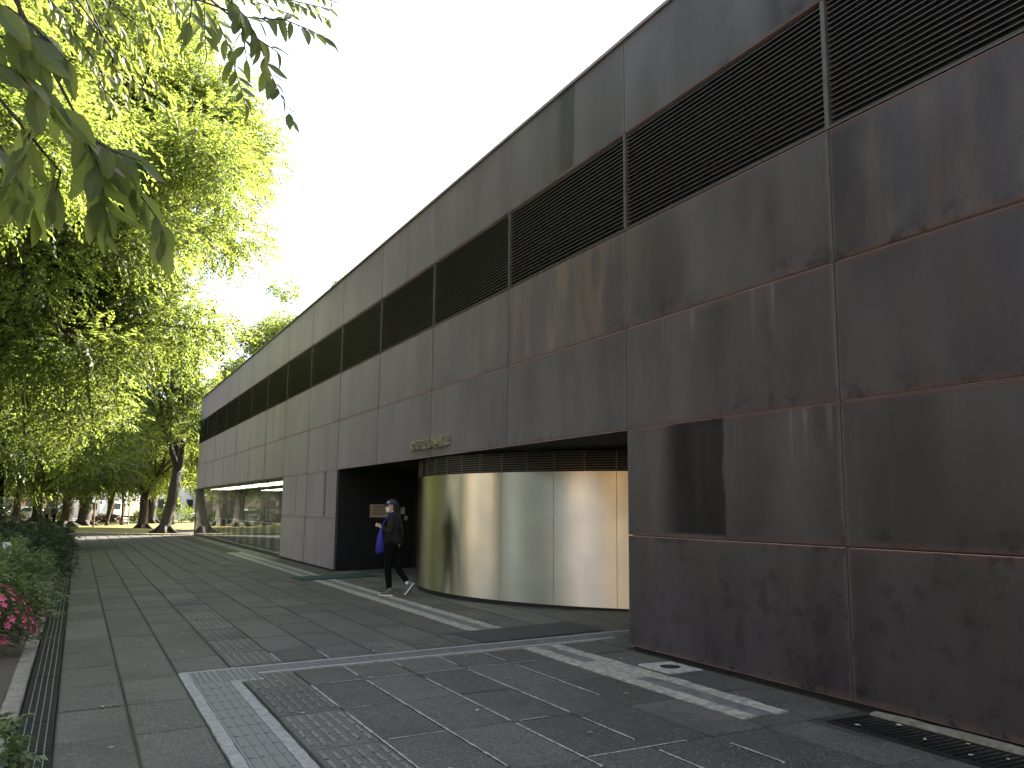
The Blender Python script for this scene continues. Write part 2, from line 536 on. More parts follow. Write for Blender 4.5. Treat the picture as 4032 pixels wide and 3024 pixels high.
MT = dict(
    corten=mat_corten('weathered_steel'),
    corten0=mat_corten('weathered_steel_base', True),
    core=plain('dark_backing', (0.007, 0.0065, 0.0065), .7),
    joint=plain('joint_strip', (0.050, 0.045, 0.043), .5),
    slat=plain('louvre_slat', (0.050, 0.046, 0.048), .45, 0.0, .15),
    void=plain('void_black', (0.003, 0.003, 0.0035), .8),
    coping=plain('coping_steel', (0.17, 0.16, 0.155), .45),
    recess=plain('recess_steel_shaded', (0.004, 0.0042, 0.0055), .5, spec=.25),  # near-black bluish tone: shade under the soffit is put into the colour
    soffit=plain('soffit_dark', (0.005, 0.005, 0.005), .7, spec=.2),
    steel=mat_brushed('brushed_steel'),
    grille=plain('grille_steel', (0.075, 0.073, 0.070), .45, .4),
    glass=mat_glass('window_glass'),
    room=plain('room_wall', (0.16, 0.15, 0.13), .8),
    roomfl=plain('room_floor', (0.07, 0.06, 0.05), .5),
    shelf=plain('bookcase_panel', (0.30, 0.31, 0.29), .6),
    lamp=mat_emit('fluorescent', (1.0, .93, .82), 1.5),
    slab=mat_slab('exposed_aggregate'),
    slab_lit=mat_slab('entrance_tile_lit', (0.085, 0.079, 0.064), (0.135, 0.125, 0.100)),  # paler beige: light thrown back by the metal drum is in the colour
    rib=mat_slab('tactile_rib', (0.085, 0.082, 0.074), (0.150, 0.143, 0.128)),
    bed=mat_ground('joint_moss', (0.020, 0.018, 0.013), (0.046, 0.041, 0.028), (0.060, 0.056, 0.022), 2.2, 16),
    mortar=plain('pale_mortar', (0.33, 0.32, 0.29), .85, 0, .3, 26, .3),
    border=plain('tactile_border', (0.275, 0.268, 0.252), .8, 0, .22, 18, .25),
    tile=plain('tactile_tile', (0.128, 0.124, 0.124), .55, 0, .12, 14),
    stripe=plain('stone_strip_pale', (0.30, 0.285, 0.24), .85, 0, .35, 14, .3),
    stripemid=plain('stone_strip_channel', (0.125, 0.125, 0.118), .7, 0, .25, 8),
    grate=plain('drain_grating', (0.022, 0.024, 0.028), .55, .3),
    gratebar=plain('bearing_bar', (0.20, 0.21, 0.22), .4, .6),
    kerb=plain('kerb_concrete', (0.17, 0.155, 0.125), .85, 0, .3, 12, .3),
    soil=mat_ground('bed_soil', (0.040, 0.032, 0.024), (0.065, 0.052, 0.038), (0.085, 0.070, 0.045), 1, 14),
    lawn=mat_ground('lawn_grass', (0.120, 0.115, 0.020), (0.185, 0.155, 0.030), (0.055, 0.065, 0.018), .5, 7),
    ground=mat_ground('park_ground', (0.22, 0.195, 0.16), (0.17, 0.16, 0.11), (0.27, 0.24, 0.20), .12, 1.5),
    road=mat_ground('road_asphalt', (0.06, 0.06, 0.06), (0.08, 0.08, 0.078), (0.05, 0.05, 0.05), .2, 6, .1),
    walk=mat_ground('pale_pavement', (0.30, 0.28, 0.24), (0.26, 0.245, 0.21), (0.34, 0.32, 0.28), .3, 5, .1),
    mat=plain('rubber_mat', (0.030, 0.031, 0.033), .75, 0, .3, 40, .3),
    matedge=plain('rubber_mat_edge', (0.045, 0.046, 0.046), .7),
    green=plain('green_mat', (0.014, 0.052, 0.042), .9, 0, .25, 40, .3),
    greenedge=plain('green_mat_edge', (0.012, 0.030, 0.026), .8),
    brass=plain('sign_bronze', (0.25, 0.225, 0.165), .5, .3, .12, 12),
    board=plain('notice_paper', (0.36, 0.30, 0.19), .6, 0, .06),
    frame=plain('notice_frame', (0.25, 0.24, 0.20), .4, .5),
    ink=plain('notice_ink', (0.045, 0.035, 0.025), .7),
    paper=plain('white_paper', (0.30, 0.29, 0.26), .8),
    bark=mat_bark('tree_bark', (0.016, 0.013, 0.011), (0.046, 0.038, 0.031)),
    bark2=mat_bark('tree_bark_brown', (0.026, 0.019, 0.013), (0.075, 0.052, 0.035)),
    leaf=mat_leaf('zelkova_leaf', (0.028, 0.048, 0.014), (0.056, 0.080, 0.022), (0.27, 0.345, 0.06), .5),
    leafd=mat_leaf('evergreen_leaf', (0.016, 0.034, 0.016), (0.034, 0.056, 0.026), (0.07, 0.11, 0.03), .25),
    leafh=mat_leaf('shrub_leaf', (0.060, 0.098, 0.030), (0.165, 0.210, 0.085), (0.18, 0.24, 0.07), .3, .40),
    leafa=mat_leaf('azalea_leaf', (0.060, 0.062, 0.018), (0.080, 0.090, 0.028), (0.12, 0.14, 0.03), .25),
    leafn=mat_leaf('near_leaf', (0.038, 0.060, 0.022), (0.058, 0.082, 0.032), (0.33, 0.40, 0.08), .45, veins=True),
    pink=plain('pink_petal', (0.44, 0.075, 0.15), .6, 0, .25, 30),
    red=plain('red_petal', (0.30, 0.04, 0.06), .6, 0, .25, 30),
    fallen=plain('dry_leaf', (0.42, 0.36, 0.20), .8, 0, .3, 30),
    fallenp=plain('pale_petal', (0.42, 0.40, 0.33), .8, 0, .2, 30),
    white=plain('white_paint', (0.72, 0.71, 0.68), .5, 0, .05),
    cream=plain('cream_wall', (0.52, 0.40, 0.24), .8, 0, .1, 1.5),
    tan=plain('tan_wall', (0.46, 0.30, 0.15), .8, 0, .12, 1.0),
    greywall=plain('grey_wall', (0.42, 0.40, 0.37), .8, 0, .1, 1.0),
    rooft=plain('brown_roof', (0.13, 0.08, 0.055), .7),
    pane=plain('dark_pane', (0.03, 0.035, 0.04), .1, 0, .1),
    tyre=plain('black_tyre', (0.02, 0.02, 0.02), .8),
    beigebox=plain('beige_box', (0.42, 0.39, 0.30), .6),
    silver=plain('silver_paint', (0.50, 0.52, 0.55), .25, .6),
    bluepaint=plain('blue_paint', (0.08, 0.13, 0.28), .3),
    pole=plain('pole_grey', (0.20, 0.20, 0.19), .6),
    brownpost=plain('brown_post', (0.10, 0.06, 0.035), .7),
    skin=plain('skin', (0.48, 0.31, 0.23), .55, 0, .06),
    hair=plain('black_hair', (0.004, 0.0035, 0.0035), .5, 0, .3, 40, spec=.25),
    jacket=plain('grey_brown_jacket', (0.024, 0.0205, 0.0185), .9, 0, .25, 18, .4, spec=.15),
    trousers=plain('black_trousers', (0.004, 0.004, 0.0045), .9, spec=.12),
    navy=plain('navy_cap', (0.012, 0.016, 0.050), .75),
    mask=plain('white_mask', (0.74, 0.74, 0.74), .8, 0, .04),
    tote=plain('blue_bag', (0.012, 0.016, 0.22), .7, 0, .2, 8, .4),
    shoe=plain('grey_canvas', (0.12, 0.12, 0.115), .85),
    sole=plain('white_rubber', (0.62, 0.61, 0.57), .6, 0, .06),
    solebot=plain('dark_sole', (0.02, 0.02, 0.02), .8),
    white_shirt=plain('pale_shirt', (0.42, 0.46, 0.55), .8),
    dark_coat=plain('dark_coat', (0.025, 0.025, 0.03), .8),
    grey_coat=plain('grey_coat', (0.12, 0.12, 0.125), .8),
    iron=plain('cast_iron', (0.025, 0.024, 0.023), .6, .5),
)

# ------------------------------------------------------------------ ground, road, lawn
structure(link('ground', None)) if False else None
b = MB()
b.add([(-300, -300, -.42), (400, -300, -.42), (400, 300, -.42), (-300, 300, -.42)], [(0, 1, 2, 3)])
structure(b.build('ground', MT['ground']))
b = MB()
b.box(108, 122, -150, 150, -.6, -.33)
structure(b.build('road', MT['road']))
b = MB()
b.box(101, 107.9, -150, 150, -.6, -.22)
b.box(122.1, 127, -150, 150, -.6, -.22)
structure(b.build('roadside_path', MT['walk']))
# lawn beyond the pavement: a slightly uneven sheet
b = MB()
edge = [(44.5, -30), (46.2, -14), (49.9, -5.6), (51.9, -2.5), (53.4, 0.0), (54.6, 2.2), (55.4, 6), (55.6, 14), (55.6, 60)]
ny = len(edge)
nx = 14
vv = []
for (ex_, ey_) in edge:
    for i in range(nx):
        t = i / (nx - 1)
        x = ex_ + (101 - ex_) * t
        vv.append((x, ey_, -.03 - .14 * t + .05 * math.sin(x * .7 + ey_ * .5) * min(1, t * 6)))
ff = [(j * nx + i, j * nx + i + 1, (j + 1) * nx + i + 1, (j + 1) * nx + i) for j in range(ny - 1) for i in range(nx - 1)]
b.add(vv, ff)
structure(b.build('lawn', MT['lawn'], smooth=True))
# kerb of the lawn, one stone after the other
lk = structure(link('lawn_kerb', None))
stone = MB()
stone.slab(-.49, .49, -.07, .07, -.22, .03, .012)
stone_me = stone.mesh('kerb_stone', MT['kerb'])
for (a, c_) in zip(edge[1:-2], edge[2:-1]):
    a, c_ = Vector(a), Vector(c_)
    n_ = max(1, int((c_ - a).length))
    for i in range(n_):
        p = a.lerp(c_, (i + .5) / n_)
        d = c_ - a
        o = link('kerb_stone', stone_me, lk, (p.x, p.y, -.015), (0, 0, math.atan2(d.y, d.x)))
        o.scale.x = d.length / n_ / 1.0

# ------------------------------------------------------------------ paving
b = MB()
X0, X1 = -6.0, 60.0
ys = [-12.0, FY, 0.03]
for i in range(2):
    y0, y1 = ys[i], ys[i + 1]
    b.add([(X0, y0, gz(y0) - .013), (X1, y0, gz(y0) - .013), (X1, y1, gz(y1) - .013), (X0, y1, gz(y1) - .013)], [(0, 1, 2, 3)])
pave = structure(b.build('pavement', MT['bed']))
LANES = [0.03, -0.49, -1.01, -1.53, -2.05, -2.56, -3.08, -3.60, -4.12, -4.62]
XJ = [5.10 + 1.055 * k for k in range(-5, 46)]
TILT = -math.atan(SLOPE)


def slab_mesh(w, l, name='slab', mt='slab'):
    m_ = MB()
    m_.slab(-l / 2, l / 2, -w / 2, w / 2, -.04, 0, .006)
    return m_.mesh(name, MT[mt])


def tactile_mesh(w, l):
    m_ = MB()
    m_.slab(-l / 2, l / 2, -w / 2, w / 2, -.04, 0, .006)
    for r in range(6):
        y = -w / 2 + .05 + (w - .1) * r / 5
        for c_ in range(4):
            x = -l / 2 + .05 + (l - .1) * (c_ + .5 + (.22 if r % 2 else -.02)) / 4.2
            m_.slab(x - .095, x + .095, y - .014, y + .014, 0, .009, .002, 1)
    return m_.mesh('tactile_slab', [MT['slab'], MT['rib']])


def tactile_cross_mesh(w, l):
    m_ = MB()
    m_.slab(-l / 2, l / 2, -w / 2, w / 2, -.04, 0, .006)
    for r in range(6):
        x = -l / 2 + .05 + (l - .1) * r / 5
        for c_ in range(2):
            y = -w / 2 + w * (c_ + .5) / 2
            m_.slab(x - .014, x + .014, y - .10, y + .10, 0, .0055, .002, 1)
    return m_.mesh('tactile_slab', [MT['slab'], MT['rib']])


W_ = .505
lanes_me = {}
stuff = MB()
n_slab = 0
for k in range(len(XJ) - 1):
    xa, xb = XJ[k], XJ[k + 1]
    for j in range(len(LANES) - 1):
        ya, yb = LANES[j + 1], LANES[j]
        cx, cy = (xa + xb) / 2, (ya + yb) / 2
        segs = [(xa, xb)]
        # the bright guide path takes the place of these slabs
        if j == 2:
            if xb <= 9.35:
                continue
            segs = [(max(xa, 9.58), xb)]
        elif j > 2 and xa < 9.58 and xb > 9.02:
            segs = []
            if 9.02 - xa > .1:
                segs.append((xa, 9.02))
            if xb - 9.58 > .1:
                segs.append((9.58, xb))
        for (sa, sb) in segs:
            l = sb - sa - .013
            w = yb - ya - (.016 if j < 3 else .010)
            kind = 's'
            if j == 3 and sa < 19:
                kind = 't'
            if 9.5 < sa < 9.7 and 4 <= j <= 8:
                kind = 'c'
            if cx > 26.5 or (cx < 3.2):
                stuff.slab((sa + .006), (sb - .006), cy - w / 2, cy + w / 2, gz(cy) - .04, gz(cy) + random.uniform(-.003, .002), .005)
                continue
            key = (round(l, 2), round(w, 3), kind)
            if key not in lanes_me:
                lanes_me[key] = {'s': slab_mesh, 't': tactile_mesh, 'c': tactile_cross_mesh}[kind](w, l)
            o = link('slab' if kind == 's' else 'tactile_slab', lanes_me[key], pave,
                     ((sa + sb) / 2, cy, gz(cy) + random.uniform(-.003, .003)),
                     (TILT + random.uniform(-.003, .003), random.uniform(-.003, .003), random.uniform(-.003, .003)))
            n_slab += 1
o = stuff.build('distant_slabs', MT['slab'], pave)
o['kind'] = 'stuff'
# lane between the pale strip and the wall
for k in range(len(XJ) - 1):
    xa, xb = XJ[k], XJ[k + 1]
    if xb > 49 or (xa < 9.6 and xb > 9.0) or xa < -1:
        continue
    ya, yb = -5.60, -5.10
    if xa < 4.9:
        continue
    key = (round(xb - xa - .013, 2), .485, 's')
    if key not in lanes_me:
        lanes_me[key] = slab_mesh(.485, xb - xa - .013)
    link('slab', lanes_me[key], pave, ((xa + xb) / 2, -5.35, gz(-5.35) + random.uniform(-.003, .003)), (TILT, 0, random.uniform(-.003, .003)))
for (xa, xb) in ((8.30, 9.02), (9.58, 10.36)):
    link('slab', slab_mesh(.485, xb - xa - .013), pave, ((xa + xb) / 2, -5.35, gz(-5.35)), (TILT, 0, 0))
for (xa, xb) in ((2.9, 3.95), (3.95, 4.99)):
    link('slab', slab_mesh(.10, xb - xa - .013), pave, ((xa + xb) / 2, -5.04, gz(-5.04)), (TILT, 0, 0))
# front lane squeezed next to the strip where there is none
for k in range(len(XJ) - 1):
    xa, xb = XJ[k], XJ[k + 1]
    if xb < 5.3 and xa > -1:
        link('slab', slab_mesh(.37, xb - xa - .013), pave, ((xa + xb) / 2, -4.81, gz(-4.81)), (TILT, 0, 0))
link('slab', slab_mesh(.485, .235), pave, (5.225, -4.86, gz(-4.86)), (TILT, 0, 0))
# pale mortar in some joints
mb_n = 0


def mortar(x0, y0, x1, y1, w=.022):
    a, c_ = Vector((x0, y0, 0)), Vector((x1, y1, 0))
    d = (c_ - a)
    L = d.length
    d.normalize()
    s = Vector((-d.y, d.x, 0))
    m_ = MB()
    n_ = max(3, int(L / .06))
    top = []
    for i in range(n_ + 1):
        p = a + d * (L * i / n_)
        ww = w * random.uniform(.45, 1.15) / 2
        top.append((p + s * ww, p - s * ww))
    for i in range(n_):
        q = [top[i][0], top[i][1], top[i + 1][1], top[i + 1][0]]
        m_.add([(p.x, p.y, gz(p.y) + .0035) for p in q] + [(p.x, p.y, gz(p.y) - .03) for p in q],
               [(0, 1, 2, 3), (0, 4, 5, 1), (2, 6, 7, 3)])
    return m_.build('mortar_line', MT['mortar'], pave)


for (y, x0, x1) in ((-2.05, 4.6, 7.1), (-2.05, 7.3, 8.25), (-2.05, 9.6, 10.2), (-2.56, 4.4, 5.05), (-2.56, 5.2, 8.2), (-2.56, 8.5, 9.0), (-2.56, 9.6, 10.1),
                    (-3.08, 4.9, 6.1), (-3.08, 6.2, 8.0), (-3.08, 8.7, 9.0), (-3.6, 4.2, 5.0), (-3.6, 5.3, 6.0), (-3.6, 6.2, 8.2), (-3.6, 8.5, 9.0),
                    (-4.12, 6.6, 8.2), (-4.12, 8.4, 9.0), (-4.12, 4.4, 4.9)):
    mortar(x0, y, x1, y)
for (x, y0, y1) in ((8.265, -2.2, -4.5), (6.155, -2.1, -2.55), (5.10, -3.1, -3.9), (6.155, -3.15, -3.4), (7.21, -2.1, -2.3)):
    mortar(x, y0, x, y1, .018)

# entrance floor behind the wall line
b = MB()
b.add([(8.4, -12, gz(-12) - .032 + .01), (20.9, -12, gz(-12) - .022), (20.9, FY, gz(FY) - .026), (8.4, FY, gz(FY) - .026)], [(0, 1, 2, 3)])
ent = structure(b.build('entrance_floor', MT['bed']))
em = slab_mesh(.515, 1.04, 'floor_tile', 'slab_lit')
for k in range(12):
    for j in range(6):
        y = -5.88 - .525 * j
        x = 8.93 + 1.05 * k
        link('floor_tile', em, ent, (x, y, gz(y)), (TILT, 0, 0))

# pale stone strip along the building
strip = structure(link('stone_strip', None))


def strip_run(x0, x1):
    x = x0
    while x < x1 - .15:
        l = min(random.uniform(.8, 1.3), x1 - x)
        for (ya, yb, mt) in ((-4.775, -4.625, 'stripe'), (-5.095, -4.955, 'stripe'), (-4.953, -4.777, 'stripemid')):
            m_ = MB()
            n_ = 8
            vs_ = []
            fs_ = []
            for i in range(n_ + 1):
                xx = x + .003 + (l - .006) * i / n_
                j0 = random.uniform(-.018, .012) if mt == 'stripe' else 0
                j1 = random.uniform(-.012, .018) if mt == 'stripe' else 0
                h = .004 if mt == 'stripe' else .001
                vs_ += [(xx, ya + j0, gz(ya) + h), (xx, yb + j1, gz(yb) + h), (xx, ya + j0, gz(ya) - .03), (xx, yb + j1, gz(yb) - .03)]
            for i in range(n_):
                q = i * 4
                fs_ += [(q, q + 4, q + 5, q + 1), (q + 2, q + 6, q + 4, q), (q + 1, q + 5, q + 7, q + 3)]
            fs_ += [(0, 1, 3, 2), (n_ * 4, n_ * 4 + 2, n_ * 4 + 3, n_ * 4 + 1)]
            m_.add(vs_, fs_)
            m_.build('strip_stone', MT[mt], strip)
        x += l


strip_run(5.36, 9.0)
strip_run(9.62, 18.9)
strip_run(19.7, 31.0)
# cover strip of mortar across the middle of the near stretch
m_ = MB()
m_.slab(7.0, 7.9, -5.06, -4.66, gz(-4.86) - .02, gz(-4.86) + .008, .004)
o = m_.build('strip_stone', MT['stripe'], strip)

# ------------------------------------------------------------------ bright guide path (tactile)
tact = structure(link('tactile_path', None))
tm = MB()
tm.slab(-.148, .148, -.148, .148, -.03, 0, .003)
for y in (-.108, -.036, .036, .108):
    tm.slab(-.135, .135, y - .016, y + .016, 0, .006, .003)
tile_me = tm.mesh('tactile_tile', MT['tile'])
tm = MB()
tm.slab(-.148, .148, -.148, .148, -.03, 0, .003)
for i in range(5):
    for j in range(5):
        x, y = -.116 + .058 * i, -.116 + .058 * j
        tm.loft([[(x + r * math.cos(t), y + r * math.sin(t), z) for t in [k * math.pi / 3 for k in range(6)]] for (r, z) in ((.014, 0), (.010, .006))])
dot_me = tm.mesh('warning_tile', MT['tile'])


def put(me, name, x, y, rz=0.0, dz=.006):
    o_ = link(name, me, tact, (x, y, gz(y) + dz), (TILT if abs(rz) < .1 else TILT, 0, rz))
    if abs(rz) > .1:
        o_.rotation_euler = (Matrix.Rotation(TILT, 3, 'X') @ Matrix.Rotation(rz, 3, 'Z')).to_euler()
    return o_


x = 8.68
while x > 2.2:
    put(tile_me, 'tactile_tile', x, -1.255)
    x -= .30
for (x, y) in ((8.98, -1.255), (9.28, -1.255), (8.98, -1.555), (9.28, -1.555)):
    put(dot_me, 'warning_tile', x, y)
y = -1.855
while y > -7.2:
    put(tile_me, 'tactile_tile', 9.28, y, math.pi / 2)
    y -= .30


def border(x0, x1, y0, y1):
    m_ = MB()
    n_ = 6
    horiz = (x1 - x0) > (y1 - y0)
    ring = []
    for i in range(n_ + 1):
        t = i / n_
        a, c_ = random.uniform(-.004, .004), random.uniform(-.004, .004)
        if horiz:
            xx = x0 + (x1 - x0) * t
            ring.append(((xx, y0 - a), (xx, y1 + c_)))
        else:
            yy = y0 + (y1 - y0) * t
            ring.append(((x0 - a, yy), (x1 + c_, yy)))
    vs_ = []
    fs_ = []
    for (p, q) in ring:
        vs_ += [(p[0], p[1], gz(p[1]) + .006), (q[0], q[1], gz(q[1]) + .006), (p[0], p[1], gz(p[1]) - .03), (q[0], q[1], gz(q[1]) - .03)]
    for i in range(n_):
        k = i * 4
        fs_ += [(k, k + 4, k + 5, k + 1), (k + 2, k + 6, k + 4, k), (k + 1, k + 5, k + 7, k + 3)]
    fs_ += [(0, 1, 3, 2), (n_ * 4, n_ * 4 + 2, n_ * 4 + 3, n_ * 4 + 1)]
    m_.add(vs_, fs_)
    m_.build('border_stone', MT['border'], tact)


x = 9.42
while x > 2.4:
    l = random.choice((.42, .62, .55))
    border(x - l + .008, x, -1.103, -1.015)
    x -= l
x = 8.80
while x > 2.4:
    l = random.choice((.5, .62, .4))
    border(x - l + .008, x, -1.50, -1.407)
    x -= l
y = -1.02
while y > -6.4:
    l = random.choice((.6, .9, .75))
    border(9.432, 9.50, y - l + .006, y)
    y -= l
y = -1.71
border(8.76, 8.83, -1.72, -1.42)
y = -1.72
while y > -5.6:
    l = random.choice((.6, .9, .75))
    border(9.055, 9.128, y - l + .006, y)
    y -= l

# ------------------------------------------------------------------ drain, kerb, planting bed
drain = thing('drain_channel', 'long black slotted drain channel with pale bars beside the planting bed', 'drain', (0, 0, gz(.03)))
dm = MB()
dm.box(0, .99, 0, .24, -.12, -.06)
for i in range(25):
    x = .02 + i * .0395
    dm.box(x, x + .016, .004, .236, -.022, -.004)
dm.box(0, .99, 0, .004, -.06, 0)
dm.box(0, .99, .236, .24, -.06, 0)
dg_me = dm.mesh('drain_grate', MT['grate'])
bm_ = MB()
bm_.box(0, .985, -.004, .004, -.03, .002)
bar_me = bm_.mesh('bearing_bar', MT['gratebar'])
for i in range(42):
    g = link('drain_grate', dg_me, drain, (-1 + i, .04, random.uniform(-.002, .002)), (0, 0, random.uniform(-.004, .004)))
    if i < 22:
        for y in (.045, .095, .145, .195):
            link('bearing_bar', bar_me, g, (0, y, 0))
    else:
        m_ = MB()
        for y in (.045, .095, .145, .195):
            m_.box(0, .985, y - .004, y + .004, -.03, .002)
        m_.build('bearing_bar', MT['gratebar'], g)
kerb = structure(link('bed_kerb', None))
km = MB()
km.slab(-.495, .495, -.07, .07, -.25, .0, .01)
kme = km.mesh('kerb_stone', MT['kerb'])
for i in range(42):
    link('kerb_stone', kme, kerb, (-.7 + i, .375 + random.uniform(-.006, .006), gz(.03) + .028 + random.uniform(-.006, .006)), (0, 0, random.uniform(-.006, .006)))
b = MB()
nx, ny = 30, 8
for j in range(ny):
    for i in range(nx):
        b.v.append((-6 + 60 * i / (nx - 1), .45 + 6.5 * (j / (ny - 1)) ** 1.6, -.16 + .10 * min(1, j / 2) + random.uniform(-.02, .03)))
for j in range(ny - 1):
    for i in range(nx - 1):
        b.f.append((j * nx + i, j * nx + i + 1, (j + 1) * nx + i + 1, (j + 1) * nx + i))
        b.m.append(0)
structure(b.build('planting_bed', MT['soil'], smooth=True))
b = MB()
b.add([(-60, 13, -.12), (-8, 13, -.12), (-8, 60, -.12), (-60, 60, -.12)], [(0, 1, 2, 3)])
b.add([(-60, -5, -.12), (-8, -5, -.12), (-8, 13, -.12), (-60, 13, -.12)], [(0, 1, 2, 3)])
structure(b.build('plaza', MT['walk']))

# ------------------------------------------------------------------ the library
lib = thing('library_building', 'long low library of dark weathered steel panels with louvre band and curved entrance', 'building', (COL0, FY, 0))
LX, LY = COL0, FY


def lbox(name, x0, x1, y0, y1, z0, z1, mt, parent=lib):
    m_ = MB()
    m_.box(x0 - LX, x1 - LX, y0 - LY, y1 - LY, z0, z1)
    return m_.build(name, MT[mt], parent)


XE = COL0 + COLW * 14            # far corner
XS = COL0 - COLW * 3             # near end, out of view
lbox('wall_core', XS, XE - .02, -30, FY - .062, 2.46, 4.815, 'core')
lbox('louvre_void', XS, XE - .02, -30, FY - .40, 4.816, 6.055, 'void')
lbox('roof_core', XS, XE - .02, -30, FY - .062, 6.056, 7.20, 'core')
lbox('base_core', XS, COL0 + COLW - .01, -30, FY - .062, -.05, 2.459, 'core')
lbox('base_core', COL0 + COLW * 5 + .06, COL0 + COLW * 7 - .02, -30, FY - .062, -.05, 2.459, 'core')
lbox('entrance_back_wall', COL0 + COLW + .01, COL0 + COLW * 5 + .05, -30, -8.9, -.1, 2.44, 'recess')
lbox('coping', XS, XE, -30, FY + .025, 7.256, 7.30, 'coping')
lbox('end_wall', XE - .018, XE + .02, -30, FY - .005, 0, 7.25, 'corten')
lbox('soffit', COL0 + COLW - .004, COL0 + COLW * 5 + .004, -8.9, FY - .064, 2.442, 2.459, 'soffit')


def panel_me(w, h, mt, name='panel'):
    m_ = MB()
    c = .008
    # front face proud, edges bevelled
    vs_ = [(0, -.055, 0), (w, -.055, 0), (w, -.055, h), (0, -.055, h),
           (0, -c, 0), (w, -c, 0), (w, -c, h), (0, -c, h),
           (c, 0, c), (w - c, 0, c), (w - c, 0, h - c), (c, 0, h - c)]
    fs_ = [(8, 11, 10, 9), (0, 1, 2, 3)]
    for i in range(4):
        j = (i + 1) % 4
        fs_ += [(4 + i, 4 + j, j, i), (8 + i, 8 + j, 4 + j, 4 + i)]
    m_.add(vs_, fs_)
    return m_.mesh(name, MT[mt])


PM = {}
GAP = .012
rows = [(0, .035, ZR[1]), (1, ZR[1], ZR[2]), (2, ZR[2], ZR[3]), (3, ZR[3], ZR[4]), (5, ZR[5], ZR[6])]
stains = {(0, 1): (.63, .165, .90), (1, 5): (.47, .095, .6), (0, 5): (.2, .05, .3), (5, 1): (.36, .045, .8), (7, 3): (.62, .03, .5),
          (-1, 2): (.52, .01, .0), (6, 1): (.42, .04, .5)}
rust = {(1, 3): 1.0, (3, 3): .75, (2, 3): .45, (6, 0): .6, (5, 0): .6, (0, 3): .15, (-1, 3): .35, (2, 2): .3}
for k in range(-3, 14):
    for (ri, z0, z1) in rows:
        if ri < 2 and (1 <= k <= 4 or 7 <= k <= 13):
            continue
        key = ri
        if key not in PM:
            PM[key] = panel_me(COLW - GAP, z1 - z0 - GAP, 'corten0' if ri == 0 else 'corten')
        o = link('panel', PM[key], lib, (COLW * k + GAP / 2, random.uniform(-.002, .002), z0 + GAP / 2))
        st = stains.get((k, ri))
        o.color = (*(st or (0, 0, 0)), rust.get((k, ri), random.choice((.0, .0, .05, .12))))
# thin vertical joint strips standing in the gaps
jm = MB()
jm.box(-.004, .004, -.05, .004, 0, 2.38)
jme = jm.mesh('joint_strip', MT['joint'])
for k in range(-2, 14):
    link('joint_strip', jme, lib, (COLW * k, 0, 2.445))
    if k <= 1 and k != 1 or k == 6:
        link('joint_strip', jme, lib, (COLW * k, 0, .05))
# louvre band
sm = MB()
sm.add([(0, 0, -.004), (COLW - .05, 0, -.004), (COLW - .05, 0, .004), (0, 0, .004), (0, -.06, .006), (COLW - .05, -.06, .006), (COLW - .05, -.06, .012), (0, -.06, .012)],
       [(0, 3, 2, 1), (3, 7, 6, 2), (4, 0, 1, 5), (5, 6, 7, 4), (0, 4, 7, 3), (1, 2, 6, 5)])
sme = sm.mesh('louvre_slat', MT['slat'])
NS = 23
far = MB()
for k in range(-3, 14):
    for i in range(NS):
        z = 4.87 + (6.00 - 4.87) * i / (NS - 1)
        if k <= 9:
            link('louvre_slat', sme, lib, (COLW * k + .025, -.015, z))
        else:
            far.add([(v[0] + COLW * k + .025, v[1] - .015, v[2] + z) for v in sm.v], sm.f)
o = far.build('distant_slats', MT['slat'], lib)
o['kind'] = 'stuff'
pm_ = MB()
pm_.box(-.024, .024, -.14, .006, 4.832, 6.038)
pme = pm_.mesh('louvre_post', MT['joint'])
for k in range(-3, 15):
    link('louvre_post', pme, lib, (COLW * k, 0, 0))
lbox('louvre_sill', XS, XE, FY - .30, FY + .008, 4.8, 4.828, 'joint') if False else None
m_ = MB()
m_.box(XS - LX, XE - LX, -.39, .003, 4.834, 4.850)
m_.build('louvre_sill', MT['joint'], lib)

# worn concrete footing that shows where the paving stops at the grate
fm = MB()
pr_ = []
for i in range(33):
    x_ = -5.2 + 4.98 * i / 32
    h_ = .022 + random.uniform(-.006, .008)
    pr_.append([(x_, -.004, -.06), (x_, .066 + random.uniform(-.008, .008), -.06), (x_, .058 + random.uniform(-.008, .008), h_ - .008), (x_, -.004, h_)])
fm.loft(pr_)
fm.build('footing', MT['kerb'], lib)
# recess walls
xr = COL0 + COLW * 5
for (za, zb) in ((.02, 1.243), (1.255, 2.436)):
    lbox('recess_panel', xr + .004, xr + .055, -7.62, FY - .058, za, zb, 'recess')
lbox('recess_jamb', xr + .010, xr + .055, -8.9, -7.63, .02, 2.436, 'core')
# sliding glass door at the back of the recess
dr = lbox('door', 17.2, 20.9, -8.86, -8.82, .08, 2.40, 'pane')
for (xa, xb) in ((17.15, 17.22), (19.0, 19.08), (20.84, 20.94)):
    lbox('door_frame', xa, xb, -8.815, -8.78, .05, 2.42, 'joint', dr).location = (0, 0, 0)
# down lights in the soffit
dlm = MB()
dlm.loft([[(r * math.cos(t), r * math.sin(t), z) for t in [k * math.pi / 8 for k in range(16)]] for (r, z) in ((.12, 0), (.12, -.008), (.10, -.008), (.09, 0.0))])
dlme = dlm.mesh('down_light', MT['grille'])
for (x, y) in ((10.2, -6.4), (12.0, -6.3), (14.0, -6.2), (16.0, -6.4), (18.2, -6.4), (17.0, -7.6), (19.5, -7.0)):
    link('down_light', dlme, lib, (x - LX, y - LY, 2.441))

